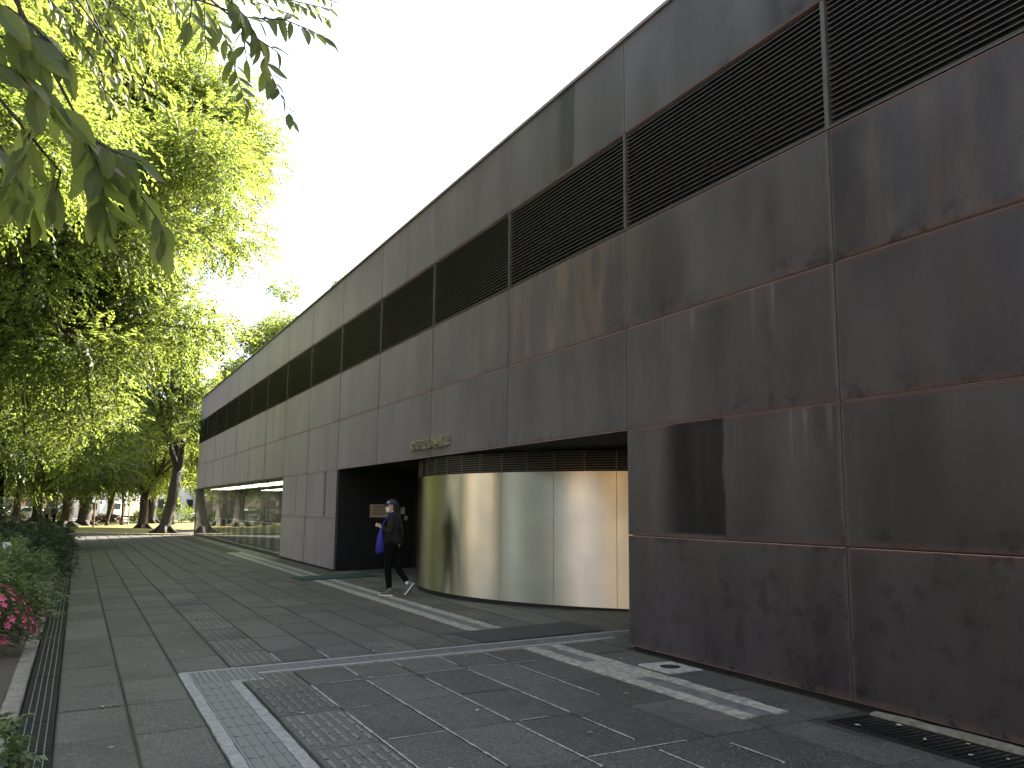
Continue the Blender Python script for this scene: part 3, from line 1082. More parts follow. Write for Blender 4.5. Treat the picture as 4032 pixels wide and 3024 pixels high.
# curved entrance drum
DC = Vector((14.70, -10.75))
DR = 5.0
drum = link('entrance_drum', None, lib, (DC.x - LX, DC.y - LY, 0))
STEP = R(11.6)
PH0 = R(112.7)
seg_n = 12
for i in range(-8, 9):
    a0 = PH0 + STEP * i + .0006
    a1 = PH0 + STEP * (i + 1) - .0006
    if a0 < R(12) or a1 > R(178):
        continue
    m_ = MB()
    rows_ = []
    for z, dr_ in ((.085, 0), (2.115, 0)):
        for rr in (DR, DR - .03):
            rows_.append([(rr * math.cos(a0 + (a1 - a0) * t / seg_n), rr * math.sin(a0 + (a1 - a0) * t / seg_n), z) for t in range(seg_n + 1)])
    n1 = seg_n + 1
    for r_ in rows_:
        m_.v.extend(r_)
    for t in range(seg_n):
        for (p, q) in ((0, 2), (2, 3), (3, 1), (1, 0)):
            m_.f.append((p * n1 + t, q * n1 + t, q * n1 + t + 1, p * n1 + t + 1))
            m_.m.append(0)
    m_.f.append((0, n1, 3 * n1, 2 * n1)); m_.m.append(0)
    m_.f.append((seg_n, 2 * n1 + seg_n, 3 * n1 + seg_n, n1 + seg_n)); m_.m.append(0)
    me_ = m_.mesh('metal_panel', MT['steel'])
    sm_flags = [abs(p.normal.z) < .5 and p.normal.x * p.center.x + p.normal.y * p.center.y > 4.0 for p in me_.polygons]
    me_.polygons.foreach_set('use_smooth', sm_flags)
    link('metal_panel', me_, drum)


def arc_band(r0, r1, z0, z1, n=80, a0=R(10), a1=R(180)):
    m_ = MB()
    rings = []
    for t in range(n + 1):
        a = a0 + (a1 - a0) * t / n
        c_, s_ = math.cos(a), math.sin(a)
        rings.append([(r1 * c_, r1 * s_, z0), (r1 * c_, r1 * s_, z1), (r0 * c_, r0 * s_, z1), (r0 * c_, r0 * s_, z0)])
    m_.loft(rings)
    return m_


arc_band(DR - .16, DR - .045, .0, .10).build('drum_plinth', MT['core'], drum)
arc_band(DR - .30, DR - .16, .1, 2.44).build('drum_backing', MT['void'], drum)
for i in range(8):
    z = 2.142 + i * .0395
    arc_band(DR - .035, DR - .003, z - .004, z + .006).build('grille_bar', MT['grille'], drum)
for i in range(-16, 18):
    a = PH0 + STEP / 2 * i
    if a < R(12) or a > R(176):
        continue
    m_ = MB()
    m_.box(-.03, -.001, -.008, .008, 2.117, 2.437, mat=Matrix.Rotation(a, 4, 'Z') @ Matrix.Translation((DR, 0, 0)))
    m_.build('grille_post', MT['grille'], drum)

# reading room behind the window
RX0, RX1 = COL0 + COLW * 7 + .004, XE - .06
lbox('room_floor', RX0, RX1, -15, FY - .03, -.06, .04, 'roomfl')
lbox('room_back_wall', RX0, RX1, -15.1, -15.0, .04, 2.44, 'room')
lbox('room_ceiling', RX0, RX1, -15, FY - .07, 2.41, 2.455, 'room')
lbox('room_side_wall', RX1 - .002, RX1 + .02, -15, FY - .03, .04, 2.40, 'room')
for i in range(7):
    for j in range(2):
        lbox('ceiling_lamp', RX0 + .35 + i * COLW, RX0 + 2.6 + i * COLW, -7.2 - j * 2.6, -6.3 - j * 2.6, 2.385, 2.408, 'lamp')
win = lbox('window', RX0, RX1, FY - .06, FY - .02, .03, .10, 'joint')
lbox('window_head', RX0, RX1, FY - .06, FY - .02, 2.385, 2.408, 'joint', win)
gm = MB()
gm.box(.004, COLW - .004, -.049, -.037, .101, 2.384)
gme = gm.mesh('window_pane', MT['glass'])
for k in range(7, 14):
    link('window_pane', gme, win, (COLW * k + (.004 if k == 7 else 0), 0, 0)).scale.x = (.995 if k in (7,) else (.975 if k == 13 else 1))
# low bookcases standing behind the glass
bk = MB()
bk.box(-.45, .45, -.15, .15, 0, .04)
bk.box(-.45, -.42, -.15, .15, .041, .86)
bk.box(.42, .45, -.15, .15, .041, .86)
bk.box(-.419, .419, .12, .15, .041, .86)
bk.box(-.45, .45, -.15, .15, .861, .89)
bkm = bk.mesh('carcass', MT['shelf'])
for i in range(13):
    x = RX0 + .8 + i * 1.65
    t = thing('bookcase', ('first', 'second', 'third', 'fourth', 'fifth', 'sixth', 'seventh', 'eighth', 'ninth', 'tenth', 'eleventh', 'twelfth', 'thirteenth')[i] + ' low pale bookcase behind the library window, counted from the entrance', 'bookcase', (x, -6.35, .04), 0, 'bookcases behind the library window')
    link('carcass', bkm, t)
    m_ = MB()
    m_.box(-.418, .418, -.13, .118, .44, .46)
    m_.build('shelf', MT['shelf'], t)

# sign letters 金沢市立玉川図書館
sign = thing('library_sign', 'raised bronze Japanese characters mounted over the entrance', 'sign', (15.63, FY, 2.595))
pitch_ = 1.93 / 9
for i, ch in enumerate('金沢市立玉川図書館'):
    cu = bpy.data.curves.new('letter', 'FONT')
    cu.body = ch
    cu.size = .215
    cu.extrude = .022
    cu.offset = .0012
    cu.resolution_u = 2
    ob = bpy.data.objects.new('letter_source', cu)
    C.objects.link(ob)
    dgx = bpy.context.evaluated_depsgraph_get()
    me_ = bpy.data.meshes.new_from_object(ob.evaluated_get(dgx))
    bpy.data.objects.remove(ob)
    me_.name = 'letter'
    me_.materials.clear()
    me_.materials.append(MT['brass'])
    xs_ = [v.co.x for v in me_.vertices]
    mn, mx = min(xs_), max(xs_)
    for v in me_.vertices:
        v.co.x = (v.co.x - mn) * (pitch_ * .96 / (mx - mn)) if ch != '川' else (v.co.x - mn) * (pitch_ * .9 / (mx - mn))
    o = link('letter', me_, sign, (-pitch_ * i, .030, .015), (math.pi / 2, 0, math.pi))

# notice board and papers on the side wall of the recess (wall faces the camera)
nb = thing('notice_board', 'framed tan notice with lines of small dark print on the shaded entrance wall', 'notice', (xr - .004, -6.71, 1.45))
m_ = MB()
m_.box(-.012, 0.006, -.22, .22, -.145, .145)
m_.build('panel', MT['board'], nb)
m_ = MB()
for (ya, yb, za, zb) in ((-.235, -.221, -.16, .16), (.221, .235, -.16, .16), (-.2205, .2205, .146, .16), (-.2205, .2205, -.16, -.146)):
    m_.box(-.02, .006, ya, yb, za, zb)
m_.build('frame', MT['frame'], nb)
m_ = MB()
for i, (w0, w1) in enumerate(((-.14, .14), (-.19, .19), (-.17, .10), (-.19, .15), (-.17, .17), (-.19, .18), (-.17, .12))):
    z = .105 - i * .033
    m_.box(-.0135, -.0125, -w1, -w0, z - (.009 if i == 0 else .006), z + (.009 if i == 0 else .006))
m_.build('print', MT['ink'], nb)
for (y, z, w, h, lb) in ((-7.33, 1.46, .11, .17, 'upper small white paper taped beside the dark entrance door'), (-7.42, 1.28, .08, .11, 'lower small white paper taped beside the dark entrance door')):
    t = thing('paper_notice', lb, 'notice', (xr - .002, y, z))
    m_ = MB()
    m_.box(-.004, .004, -w / 2, w / 2, -h / 2, h / 2)
    m_.build('sheet', MT['paper'], t)

# ------------------------------------------------------------------ mats, grate, cover, fallen leaves


def mat_thing(name, label, x0, x1, y0, y1, m1, m2):
    cx, cy = (x0 + x1) / 2, (y0 + y1) / 2
    t = thing(name, label, 'mat', (cx, cy, gz(cy) + .006))
    t.rotation_euler = (TILT, 0, R(1.5))
    w, d = (x1 - x0) / 2, (y1 - y0) / 2
    m_ = MB()
    m_.slab(-w + .04, w - .04, -d + .04, d - .04, 0, .013, .002)
    m_.build('tread', MT[m1], t)
    m_ = MB()
    for (a, b_, c_, d_) in ((-w, w, -d, -d + .0395), (-w, w, d - .0395, d), (-w, -w + .0395, -d + .04, d - .04), (w - .0395, w, -d + .04, d - .04)):
        m_.slab(a, b_, c_, d_, 0, .010, .004)
    m_.build('rim', MT[m2], t)
    return t


mat_thing('door_mat', 'large black rubber mat in front of the curved metal wall', 9.56, 10.45, -6.06, -4.37, 'mat', 'matedge')
mat_thing('door_mat', 'dark green mat lying across the paving by the entrance opening', 18.95, 19.88, -6.1, -4.38, 'green', 'greenedge')
gr = thing('floor_grate', 'black steel bar grate set in the paving at the foot of the wall', 'grate', (3.0, -5.33, gz(-5.33)))
m_ = MB()
m_.box(-2.0, 2.0, -.215, .215, -.10, -.09)
for (a, b_, c_, d_) in ((-2, 2, -.215, -.20), (-2, 2, .20, .215), (-2, -1.985, -.199, .199), (1.985, 2, -.199, .199)):
    m_.box(a, b_, c_, d_, -.09, .004)
m_.build('frame', MT['iron'], gr)
bmx = MB()
bmx.box(-.004, .004, -.198, .198, -.035, .002)
bme = bmx.mesh('bar', MT['iron'])
for i in range(66):
    link('bar', bme, gr, (-1.95 + i * .06, 0, 0))
m_ = MB()
for y in (-.12, -.06, 0, .06, .12):
    m_.box(-1.98, 1.98, y - .004, y + .004, -.036, -.006)
m_.build('tie_bar', MT['iron'], gr)
mh = thing('valve_cover', 'small round iron cover in a pale concrete square beside the wall', 'cover', (7.25, -5.36, gz(-5.36) + .003))
m_ = MB()
m_.slab(-.26, .26, -.20, .20, -.02, .006, .004)
m_.build('surround', MT['mortar'], mh)
m_ = MB()
m_.loft([[(r * math.cos(t), r * math.sin(t), z) for t in [k * math.pi / 10 for k in range(20)]] for (r, z) in ((.10, .004), (.10, .011), (.085, .013), (.08, .011))])
m_.build('lid', MT['iron'], mh)
lm = []
for kk in range(3):
    m_ = MB()
    pts_ = [(0, 0), (.012, .010), (.030, .012), (.05, .004), (.056, 0), (.05, -.005), (.030, -.013), (.012, -.010)]
    m_.add([(x, y, .004 + .25 * y * y / .013 + random.uniform(0, .004)) for (x, y) in pts_] + [(.028, 0, .002)],
           [(i, (i + 1) % 8, 8) for i in range(8)])
    lm.append(m_.mesh('fallen_leaf', MT['fallen' if kk == 0 else 'fallenp']))
spots = [(8.9, -3.9), (7.6, -3.7), (6.6, -3.0), (6.5, -4.3), (5.6, -3.4), (8.3, -2.6), (6.9, -.35), (8.3, -.3), (10.8, -1.2), (11.5, -2.2), (12.6, -3.0), (11.1, -3.9),
         (9.7, -3.1), (14.0, -1.7), (13.0, -.9), (5.4, -4.7), (7.9, -5.2), (10.1, -.75), (8.6, -1.8), (16.0, -2.6), (11.9, -5.3), (12.5, -5.6), (7.2, -1.75), (5.3, -2.2)]
for i, (x, y) in enumerate(spots):
    o = link('fallen_leaf', lm[(i * 7) % 3], None, (x, y, gz(y) + .006), (TILT, 0, random.uniform(0, 6)))
    o.scale = (random.uniform(.7, 1.2),) * 3
    tag(o, 'small pale fallen leaf lying on the grey paving slabs', 'leaf', 'fallen leaves scattered on the paving')
for i, (x, y) in enumerate([(4.3, -5.3), (4.05, -5.42), (3.9, -5.25), (4.6, -5.45), (4.75, -5.2), (3.75, -5.36)]):
    o = link('fallen_leaf', lm[0 if i in (0, 1) else 1], None, (x, y, gz(y) + .01), (TILT, 0, random.uniform(0, 6)))
    o.scale = (.95,) * 3
    tag(o, 'dry leaf caught on the black steel grate by the wall', 'leaf', 'dry leaves caught on the grate')

# ------------------------------------------------------------------ foliage


def leaf_mesh(name, P, D, Nn, L, Wd, mat, fold=.25):
    """P base, D direction, Nn normal (n,3); L, Wd (n,)"""
    n = len(P)
    Sd = np.cross(D, Nn)
    Sd /= np.linalg.norm(Sd, axis=1, keepdims=True) + 1e-9
    mid = P + D * (L * .45)[:, None]
    off = Sd * (Wd / 2)[:, None]
    lift = Nn * (Wd * fold / 2)[:, None]
    V = np.empty((n, 4, 3), np.float32)
    V[:, 0] = P
    V[:, 1] = mid + off + lift
    V[:, 2] = P + D * L[:, None] - Nn * (L * .12)[:, None]
    V[:, 3] = mid - off + lift
    me = bpy.data.meshes.new(name)
    me.vertices.add(n * 4)
    me.vertices.foreach_set('co', V.reshape(-1))
    me.loops.add(n * 4)
    me.loops.foreach_set('vertex_index', np.arange(n * 4, dtype=np.int32))
    me.polygons.add(n)
    me.polygons.foreach_set('loop_start', np.arange(0, n * 4, 4, dtype=np.int32))
    me.polygons.foreach_set('loop_total', np.full(n, 4, np.int32))
    at = me.attributes.new('tint', 'FLOAT', 'FACE')
    at.data.foreach_set('value', RNG.random(n).astype(np.float32))
    me.materials.append(mat)
    me.update(calc_edges=True)
    return me


def nrm(a):
    return a / (np.linalg.norm(a, axis=1, keepdims=True) + 1e-9)


def sprays(O, A, length, K, leaf, width, droop=.3):
    """sprays of K leaves along twigs with origin O and axis A"""
    n = len(O)
    up_ = np.tile(np.array([[0, 0, 1.0]]), (n, 1)) + RNG.normal(0, .25, (n, 3))
    side = nrm(np.cross(A, up_))
    nor = nrm(np.cross(side, A))
    Ps, Ds, Ns, Ls, Ws = [], [], [], [], []
    for k in range(K):
        t = (k + .7) / K
        P = O + A * (length * t)[:, None] + np.array([[0, 0, -1.0]]) * (droop * length * t * t)[:, None]
        s = (1 if k % 2 else -1)
        D = nrm(A * .75 + side * s * .75 + np.array([[0, 0, -.35]]) + RNG.normal(0, .18, (n, 3)))
        if k == K - 1:
            D = nrm(A + np.array([[0, 0, -.5]]))
        Nn = nrm(nor + RNG.normal(0, .3, (n, 3)))
        l = leaf * RNG.uniform(.75, 1.2, n)
        Ps.append(P); Ds.append(D); Ns.append(Nn); Ls.append(l); Ws.append(l * width)
    return np.concatenate(Ps), np.concatenate(Ds), np.concatenate(Ns), np.concatenate(Ls), np.concatenate(Ws)


def crown_mesh(name, clumps, n_sprays, K, leaf, width, mat, length=.45, droop=.3, flat=.0):
    """clumps: list of (centre, radii, weight)"""
    w = np.array([c[1][0] * c[1][1] * c[1][2] * (c[2] if len(c) > 2 else 1) for c in clumps]) ** .75
    cnt = np.maximum(6, (w / w.sum() * n_sprays)).astype(int)
    Os, As = [], []
    for c, n in zip(clumps, cnt):
        ctr, rad = np.array(c[0]), np.array(c[1])
        d = nrm(RNG.normal(0, 1, (n, 3)))
        r = RNG.random(n) ** .42
        Os.append(ctr + d * rad * r[:, None])
        As.append(nrm(d * np.array([1, 1, .45]) + RNG.normal(0, .45, (n, 3)) + np.array([0, 0, -.12])))
    O, A = np.concatenate(Os), np.concatenate(As)
    L = length * RNG.uniform(.7, 1.3, len(O))
    return leaf_mesh(name, *sprays(O, A, L, K, leaf, width, droop), mat)


def limb(mb, p0, p1, r0, r1, bow=.15, n=6, seg=6):
    p0, p1 = Vector(p0), Vector(p1)
    d = p1 - p0
    k = Vector((random.uniform(-1, 1), random.uniform(-1, 1), random.uniform(-.2, 1.2))) * d.length * bow
    pts = []
    for i in range(seg + 1):
        t = i / seg
        pts.append(p0.lerp(p1, t) + k * (4 * t * (1 - t)) * .5 + Vector((random.uniform(-1, 1), random.uniform(-1, 1), 0)) * d.length * .012)
    mb.tube(pts, [r0 + (r1 - r0) * (i / seg) ** .8 for i in range(seg + 1)], n)
    return pts


def tree(name, label, base, fork_z, trunk_r, clumps, n_sprays, leaf, K=10, mat='leaf', bark='bark', group=None, flare=1.5, lean=(0, 0), twigs=2, width=.5, length=.45, cat='tree', droop=.3):
    """clumps in coordinates relative to the base"""
    t = thing(name, label, cat, base, 0, group)
    mb = MB()
    fz = fork_z
    top = Vector((lean[0], lean[1], fz))
    pts = [Vector((0, 0, -.3)), Vector((0, 0, .02)), Vector((0, 0, .22)), Vector((lean[0] * .1, lean[1] * .1, .6)), top * .5 + Vector((.05, -.04, 0)), top]
    mb.tube(pts, [trunk_r * flare * 1.25, trunk_r * flare * 1.2, trunk_r * (1 + (flare - 1) * .45), trunk_r * 1.06, trunk_r, trunk_r * .92], 12)
    # root flare
    for k in range(6):
        a = k * math.pi / 3 + random.uniform(-.3, .3)
        mb.tube([(math.cos(a) * trunk_r * .6, math.sin(a) * trunk_r * .6, .42), (math.cos(a) * trunk_r * 1.3 * flare, math.sin(a) * trunk_r * 1.3 * flare, .10), (math.cos(a) * trunk_r * 2.1 * flare, math.sin(a) * trunk_r * 2.1 * flare, -.05)],
                [trunk_r * .45, trunk_r * .33, trunk_r * .12], 7)
    groups = max(2, min(6, len(clumps) // 4))
    order = sorted(range(len(clumps)), key=lambda i: math.atan2(clumps[i][0][1], clumps[i][0][0]))
    for g in range(groups):
        ids = order[g * len(order) // groups:(g + 1) * len(order) // groups]
        if not ids:
            continue
        m0 = sum((Vector(clumps[i][0]) for i in ids), Vector()) / len(ids)
        hub = top.lerp(m0, .55)
        hub.z = max(hub.z, fz * 1.12)
        main = limb(mb, top - Vector((0, 0, trunk_r * .5)), hub, trunk_r * .62, trunk_r * .36, .18, 8)
        for i in ids:
            c_ = Vector(clumps[i][0])
            s = main[random.choice((3, 4, 5, 6))]
            sub = limb(mb, s, c_, trunk_r * .26, trunk_r * .07, .2, 5)
            for q in range(twigs):
                rr = clumps[i][1]
                e = c_ + Vector((random.uniform(-1, 1) * rr[0], random.uniform(-1, 1) * rr[1], random.uniform(-.5, .7) * rr[2])) * .8
                limb(mb, sub[random.choice((3, 4, 5))], e, trunk_r * .09, trunk_r * .02, .2, 4, 4)
    mb.build('trunk', MT[bark], t, True)
    link('crown', crown_mesh('crown', clumps, n_sprays, K, leaf, width, MT[mat], length, droop), t)
    return t


def ell_clumps(center, radii, n, size, zmin=-1e9, flat=.55, hollow=.35):
    """clump centres spread through an ellipsoid, denser towards its outside"""
    out = []
    tries = 0
    while len(out) < n and tries < 5000:
        tries += 1
        d = Vector((random.gauss(0, 1), random.gauss(0, 1), random.gauss(0, 1))).normalized()
        r = hollow + (1 - hollow) * random.random() ** .5
        p = Vector((center[0] + d.x * radii[0] * r, center[1] + d.y * radii[1] * r, center[2] + d.z * radii[2] * r))
        if p.z < zmin:
            continue
        s = size * random.uniform(.65, 1.25)
        out.append((tuple(p), (s, s, s * flat)))
    return out


# three big zelkovas in the planting bed; their trunks stand just left of the frame
# nearest (partly above the camera's left side)
cl = ell_clumps((.5, .4, 10.2), (5.2, 5.0, 4.8), 44, 1.45, 4.5)
tree('zelkova_tree', 'tall bright zelkova nearest the camera, its crown reaching over the path at top left', (17.0, 4.6, -.1), 3.4, .34, cl, 15500, .11, 10, length=.55)
cl = ell_clumps((0, -1.9, 11.6), (6.0, 6.7, 7.0), 100, 1.65, 3.8)
cl += [((random.uniform(-3, 3), random.uniform(-3.8, -1.0), random.uniform(12.5, 17.5)), (1.7, 1.7, 1.0)) for _ in range(14)]
cl += [((random.uniform(-2.5, 2.5), random.uniform(-7.2, -4.8), random.uniform(12.5, 17.0)), (1.5, 1.5, .95)) for _ in range(14)]
cl += [((random.uniform(-2, 4), random.uniform(-4.6, -2.0), random.uniform(6.5, 12.0)), (1.6, 1.6, .95)) for _ in range(18)]
cl += [((-2.0, -3.9, 3.9 + random.uniform(-.5, .5)), (1.6, 1.3, .8)), ((2.2, -3.4, 4.1), (1.7, 1.3, .8)), ((0, -2.2, 3.6), (1.5, 1.4, .8))]
tree('zelkova_tree', 'largest zelkova, its sunlit crown edge cutting into the white sky above the path', (29.0, 3.7, -.1), 3.6, .42, cl, 40000, .125, 11, length=.6)
cl = ell_clumps((0, -.6, 10.5), (6.0, 5.4, 6.3), 54, 1.7, 3.5)
cl += [((random.uniform(-4, 5), random.uniform(-4.2, 0), random.uniform(2.8, 4.6)), (1.9, 1.6, .9)) for _ in range(16)]
tree('zelkova_tree', 'zelkova with low dark drooping boughs at the far end of the planting bed', (42.0, 3.2, -.1), 3.4, .40, cl, 10500, .18, 10, length=.7)
# low bough that crosses the far corner of the library
cl = [((0, 0, 0), (.9, .6, .35)), ((.7, -.6, .2), (.8, .6, .3)), ((-.3, .9, .3), (.9, .7, .4))]

# forked tree on the lawn in front of the library's far corner
cl = ell_clumps((0, .3, 8.8), (3.3, 3.4, 3.2), 26, 1.25, 5.6) + [((-3.4, -1.1, 5.1), (1.2, .8, .45)), ((-5.6, -.9, 5.9), (1.2, .7, .4)), ((-2.0, 1.8, 5.2), (1.5, 1.3, .6))]
tree('forked_tree', 'dark forked tree with flared roots on the lawn just left of the library corner', (54.3, -4.6, -.03), 3.7, .30, cl, 3800, .17, 10, bark='bark', lean=(-.1, -.5), flare=1.6, length=.6)

# trees behind the library's far end, seen above its roof
for (x, y, h, r, lb) in ((66, -15.2, 20.5, 6.2, 'tall tree whose pale crown rises behind the far end of the library roof'),
                         (60, -10.0, 11.0, 3.4, 'smaller tree close behind the library corner under the roof edge'),):
    cl = ell_clumps((0, 0, h * .66), (r, r, h * .33), 40, 1.5, h * .28)
    tree('park_tree', lb, (x, y, -.1), h * .3, .3, cl, 7000, .20, 9, length=.7)

# park trees: a few sources with their own label, then copies sharing mesh data
src = []
for q in range(3):
    h = (11, 13, 10)[q]
    cl = ell_clumps((0, 0, h * .62), (4.4, 4.4, h * .36), 34, 1.6, 2.6 + q * .4)
    src.append((h, cl))
places = [(73.9, .65, .42, 'park tree with a thick dark trunk at the left end of the lawn'),
          (75.8, -.55, .48, 'park tree with the thickest trunk beside the brown post'),
          (67.2, -4.2, .30, 'park tree with a sunlit brown trunk left of the forked tree'),
          (87.7, -6.2, .36, 'park tree with a dark trunk between the sunlit trunk and the forked tree'),
          (62.5, 5.2, .34, 'park tree at the left edge behind the dark shrubs'),
          (84.0, 4.5, .30, 'park tree behind the walking people')]
srcs = []
for i, (x, y, r, lb) in enumerate(places):
    h, cl = src[i % 3]
    if i < 3:
        srcs.append(tree('park_tree', lb, (x, y, -.15), h * .24, r, cl, 2700, .24, 9, length=.75, bark='bark2' if i == 2 else 'bark', group='trees on the park lawn'))
    else:
        c = copy_tree(srcs[i % 3])
        c.location = (x, y, -.15)
        c.rotation_euler = (0, 0, random.uniform(0, 6.28))
        s = r / places[i % 3][2]
        for ch in c.children:
            if ch.name.startswith('trunk'):
                ch.scale = (min(1.2, s), min(1.2, s), 1)
        c['label'] = lb
fartrees = [(95, -12), (98, -3), (97, 3.5), (99, 9), (92, 12), (88, 18), (78, 13), (72, 20), (97, 16), (66, 12), (60, 19), (86, 26), (99, 30),
            (12, 14), (8.5, 19), (44, 24)]
for i, (x, y) in enumerate(fartrees):
    c = copy_tree(srcs[(i + 1) % 3])
    c.location = (x, y, -.2)
    c.rotation_euler = (0, 0, random.uniform(0, 6.28))
    s = random.uniform(.85, 1.25)
    c.scale = (s, s, s * random.uniform(.9, 1.1))
    c['label'] = ('tree by the road in front of the grey town house', 'tree by the road in front of the parked van', 'tree by the road before the cream house', 'tree by the road at the corner of the cream house',
                  'tree far left in front of the white hipped house', 'tree far left in front of the tan house', 'park tree behind the tall loose shrub', 'park tree well left of the three walking people',
                  'tree by the road before the gap between two houses', 'park tree left of the round dark evergreen', 'park tree deep in the wood left of the evergreens', 'tree farthest left along the park road', 'tree by the road hiding the last tan house',
                  'tree behind the azalea opposite the curved metal wall', 'tree at the corner of the shorter office block', 'tree in front of the wide cream hall')[i]
    c['group'] = 'trees far back in the park'
# thin saplings and posts among the trunks
for i, (x, y, lb) in enumerate(((76.5, -2.2, 'thin pale leaning trunk in front of the beige truck'), (83, -7.7, 'thin young trunk nearest the library corner'), (79, -3.4, 'slim young tree right of the beige truck'))):
    cl = ell_clumps((0, 0, 6.5), (2.0, 2.0, 2.4), 14, .9, 4.2)
    tree('young_tree', lb, (x, y, -.15), 3.6, .10, cl, 700, .22, 8, bark='bark2', lean=(.1, -.5 if i == 0 else .15), flare=1.15, length=.6)

# ------------------------------------------------------------------ shrubs


def shrub(name, label, loc, radii, n, leaf, mat, group=None, stems=7, width=.55, cat='shrub', K=7, box=False):
    t = thing(name, label, cat, loc, 0, group)
    d = nrm(RNG.normal(0, 1, (n, 3)))
    if box:
        d = d / np.max(np.abs(d), axis=1, keepdims=True) ** .7
    d[:, 2] = np.abs(d[:, 2]) * 1.0
    r = .55 + .45 * RNG.random(n) ** .5
    lump = 1 + .13 * np.sin(d[:, 0] * 7 + d[:, 1] * 5) + .10 * np.sin(d[:, 1] * 11 + d[:, 2] * 6)
    O = d * np.array(radii) * (r * lump)[:, None]
    O[:, 2] += .05
    A = nrm(d * np.array([1, 1, .6]) + RNG.normal(0, .5, (n, 3)) + np.array([0, 0, .25]))
    L = leaf * 2.2 * RNG.uniform(.7, 1.3, n)
    link('foliage', leaf_mesh('foliage', *sprays(O, A, L, K, leaf, width, .25), MT[mat]), t)
    mb = MB()
    for k in range(stems):
        a = random.uniform(0, 6.28)
        e = (math.cos(a) * radii[0] * .6, math.sin(a) * radii[1] * .6, radii[2] * .7)
        limb(mb, (math.cos(a) * .08, math.sin(a) * .08, -.08), e, .014, .005, .2, 5, 4)
    mb.build('stem', MT['bark2'], t)
    return t


def flower_me(mt, s=.024):
    m_ = MB()
    for k in range(5):
        a = 2 * math.pi * k / 5
        ca, sa = math.cos(a), math.sin(a)
        pts_ = [(0, 0, 0), (.55, .42, .35), (1.15, .30, .42), (1.3, 0, .30), (1.15, -.30, .42), (.55, -.42, .35)]
        m_.add([((x * ca - y * sa) * s, (x * sa + y * ca) * s, z * s) for (x, y, z) in pts_], [(0, 1, 2, 3), (0, 3, 4, 5)])
    return m_.mesh('flower', MT[mt])


FP, FR = flower_me('pink'), flower_me('red')
az = shrub('azalea_bush', 'azalea bush with pink flowers at the left edge beside the drain', (11.7, 1.0, -.08), (1.15, .66, .66), 1500, .034, 'leafa')
for i in range(190):
    a, e = random.uniform(0, 6.28), random.uniform(.15, 1.35)
    d = Vector((math.cos(a) * math.cos(e), math.sin(a) * math.cos(e), math.sin(e)))
    if d.z > .85 and random.random() < .5:
        continue
    p = Vector((d.x * 1.15, d.y * .66, d.z * .66 + .05)) * random.uniform(.98, 1.08)
    o = link('flower', FP if random.random() < .8 else FR, az, p, d.to_track_quat('Z', 'Y').to_euler())
    o.scale = (random.uniform(1.0, 1.6),) * 3
shrub('small_shrub', 'low leafy shrub cut off by the lower left corner of the photo', (6.4, .50, -.14), (.42, .25, .36), 220, .055, 'leafh')
shrub('leafy_shrub', 'bushy green shrub directly behind the pink azalea', (14.1, 1.2, -.08), (1.2, .85, .70), 1900, .058, 'leafh')
shrub('leafy_shrub', 'broad green shrub in the middle of the planting bed', (16.6, 1.3, -.08), (1.5, .98, .84), 2300, .060, 'leafh')
shrub('leafy_shrub', 'flat topped green shrub with bright tips before the dark hedge', (19.6, 1.35, -.08), (1.7, 1.02, .84), 2100, .064, 'leafh')
for i, (x, lb) in enumerate(((23.4, 'dark clipped hedge block next to the bright green shrubs'), (27.6, 'dark clipped hedge block in the middle of the hedge row'), (31.8, 'dark hedge block near the end of the planting bed'), (36.0, 'last dark hedge block where the pavement opens to the lawn'))):
    shrub('clipped_hedge', lb, (x, 1.5, -.08), (2.2, 1.3, .86), 1700, .075, 'leafd', 'clipped hedge blocks along the drain', box=True)
for i, (x, y, h, lb) in enumerate(((37, 3.6, 2.3, 'tall loose shrub with gaps in front of the parked cars'), (31, 3.6, 2.0, 'dense dark shrub rising over the hedge at the left edge'), (46, 3.9, 2.0, 'loose shrub farthest back beside the walking people'))):
    shrub('tall_shrub', lb, (x, y, -.05), (1.6, 1.3, h), 1100, .09, 'leafd')
for i, (x, y) in enumerate(((92.5, -.9), (93.0, -2.2), (93.6, -3.3))):
    t = shrub('red_azalea', ('left', 'middle', 'right')[i] + ' one of three low red azalea mounds by the road', (x, y, -.2), (.9, .8, .75), 260, .09, 'leafa', 'red azaleas by the road')
    for k in range(40):
        a, e = random.uniform(0, 6.28), random.uniform(.2, 1.5)
        d = Vector((math.cos(a) * math.cos(e), math.sin(a) * math.cos(e), math.sin(e)))
        o = link('flower', FR, t, Vector((d.x * .92, d.y * .82, d.z * .80)), d.to_track_quat('Z', 'Y').to_euler())
        o.scale = (4, 4, 4)
for i, (x, lb) in enumerate(((-1.5, 'unseen hedge added to darken the wall, level with the camera'), (4.5, 'unseen hedge added to darken the wall, opposite the stained wall panel'), (10.0, 'unseen hedge added to darken the wall, opposite the curved metal'), (16.0, 'unseen hedge added to darken the wall, opposite the walking woman'))):
    shrub('added_hedge', lb, (x, 8.2, -.1), (3.1, 1.4, 3.1), 1700, .13, 'leafd', 'unseen hedges added to darken the near wall', box=True)  # out of view, added so the near steel panels reflect less bright ground
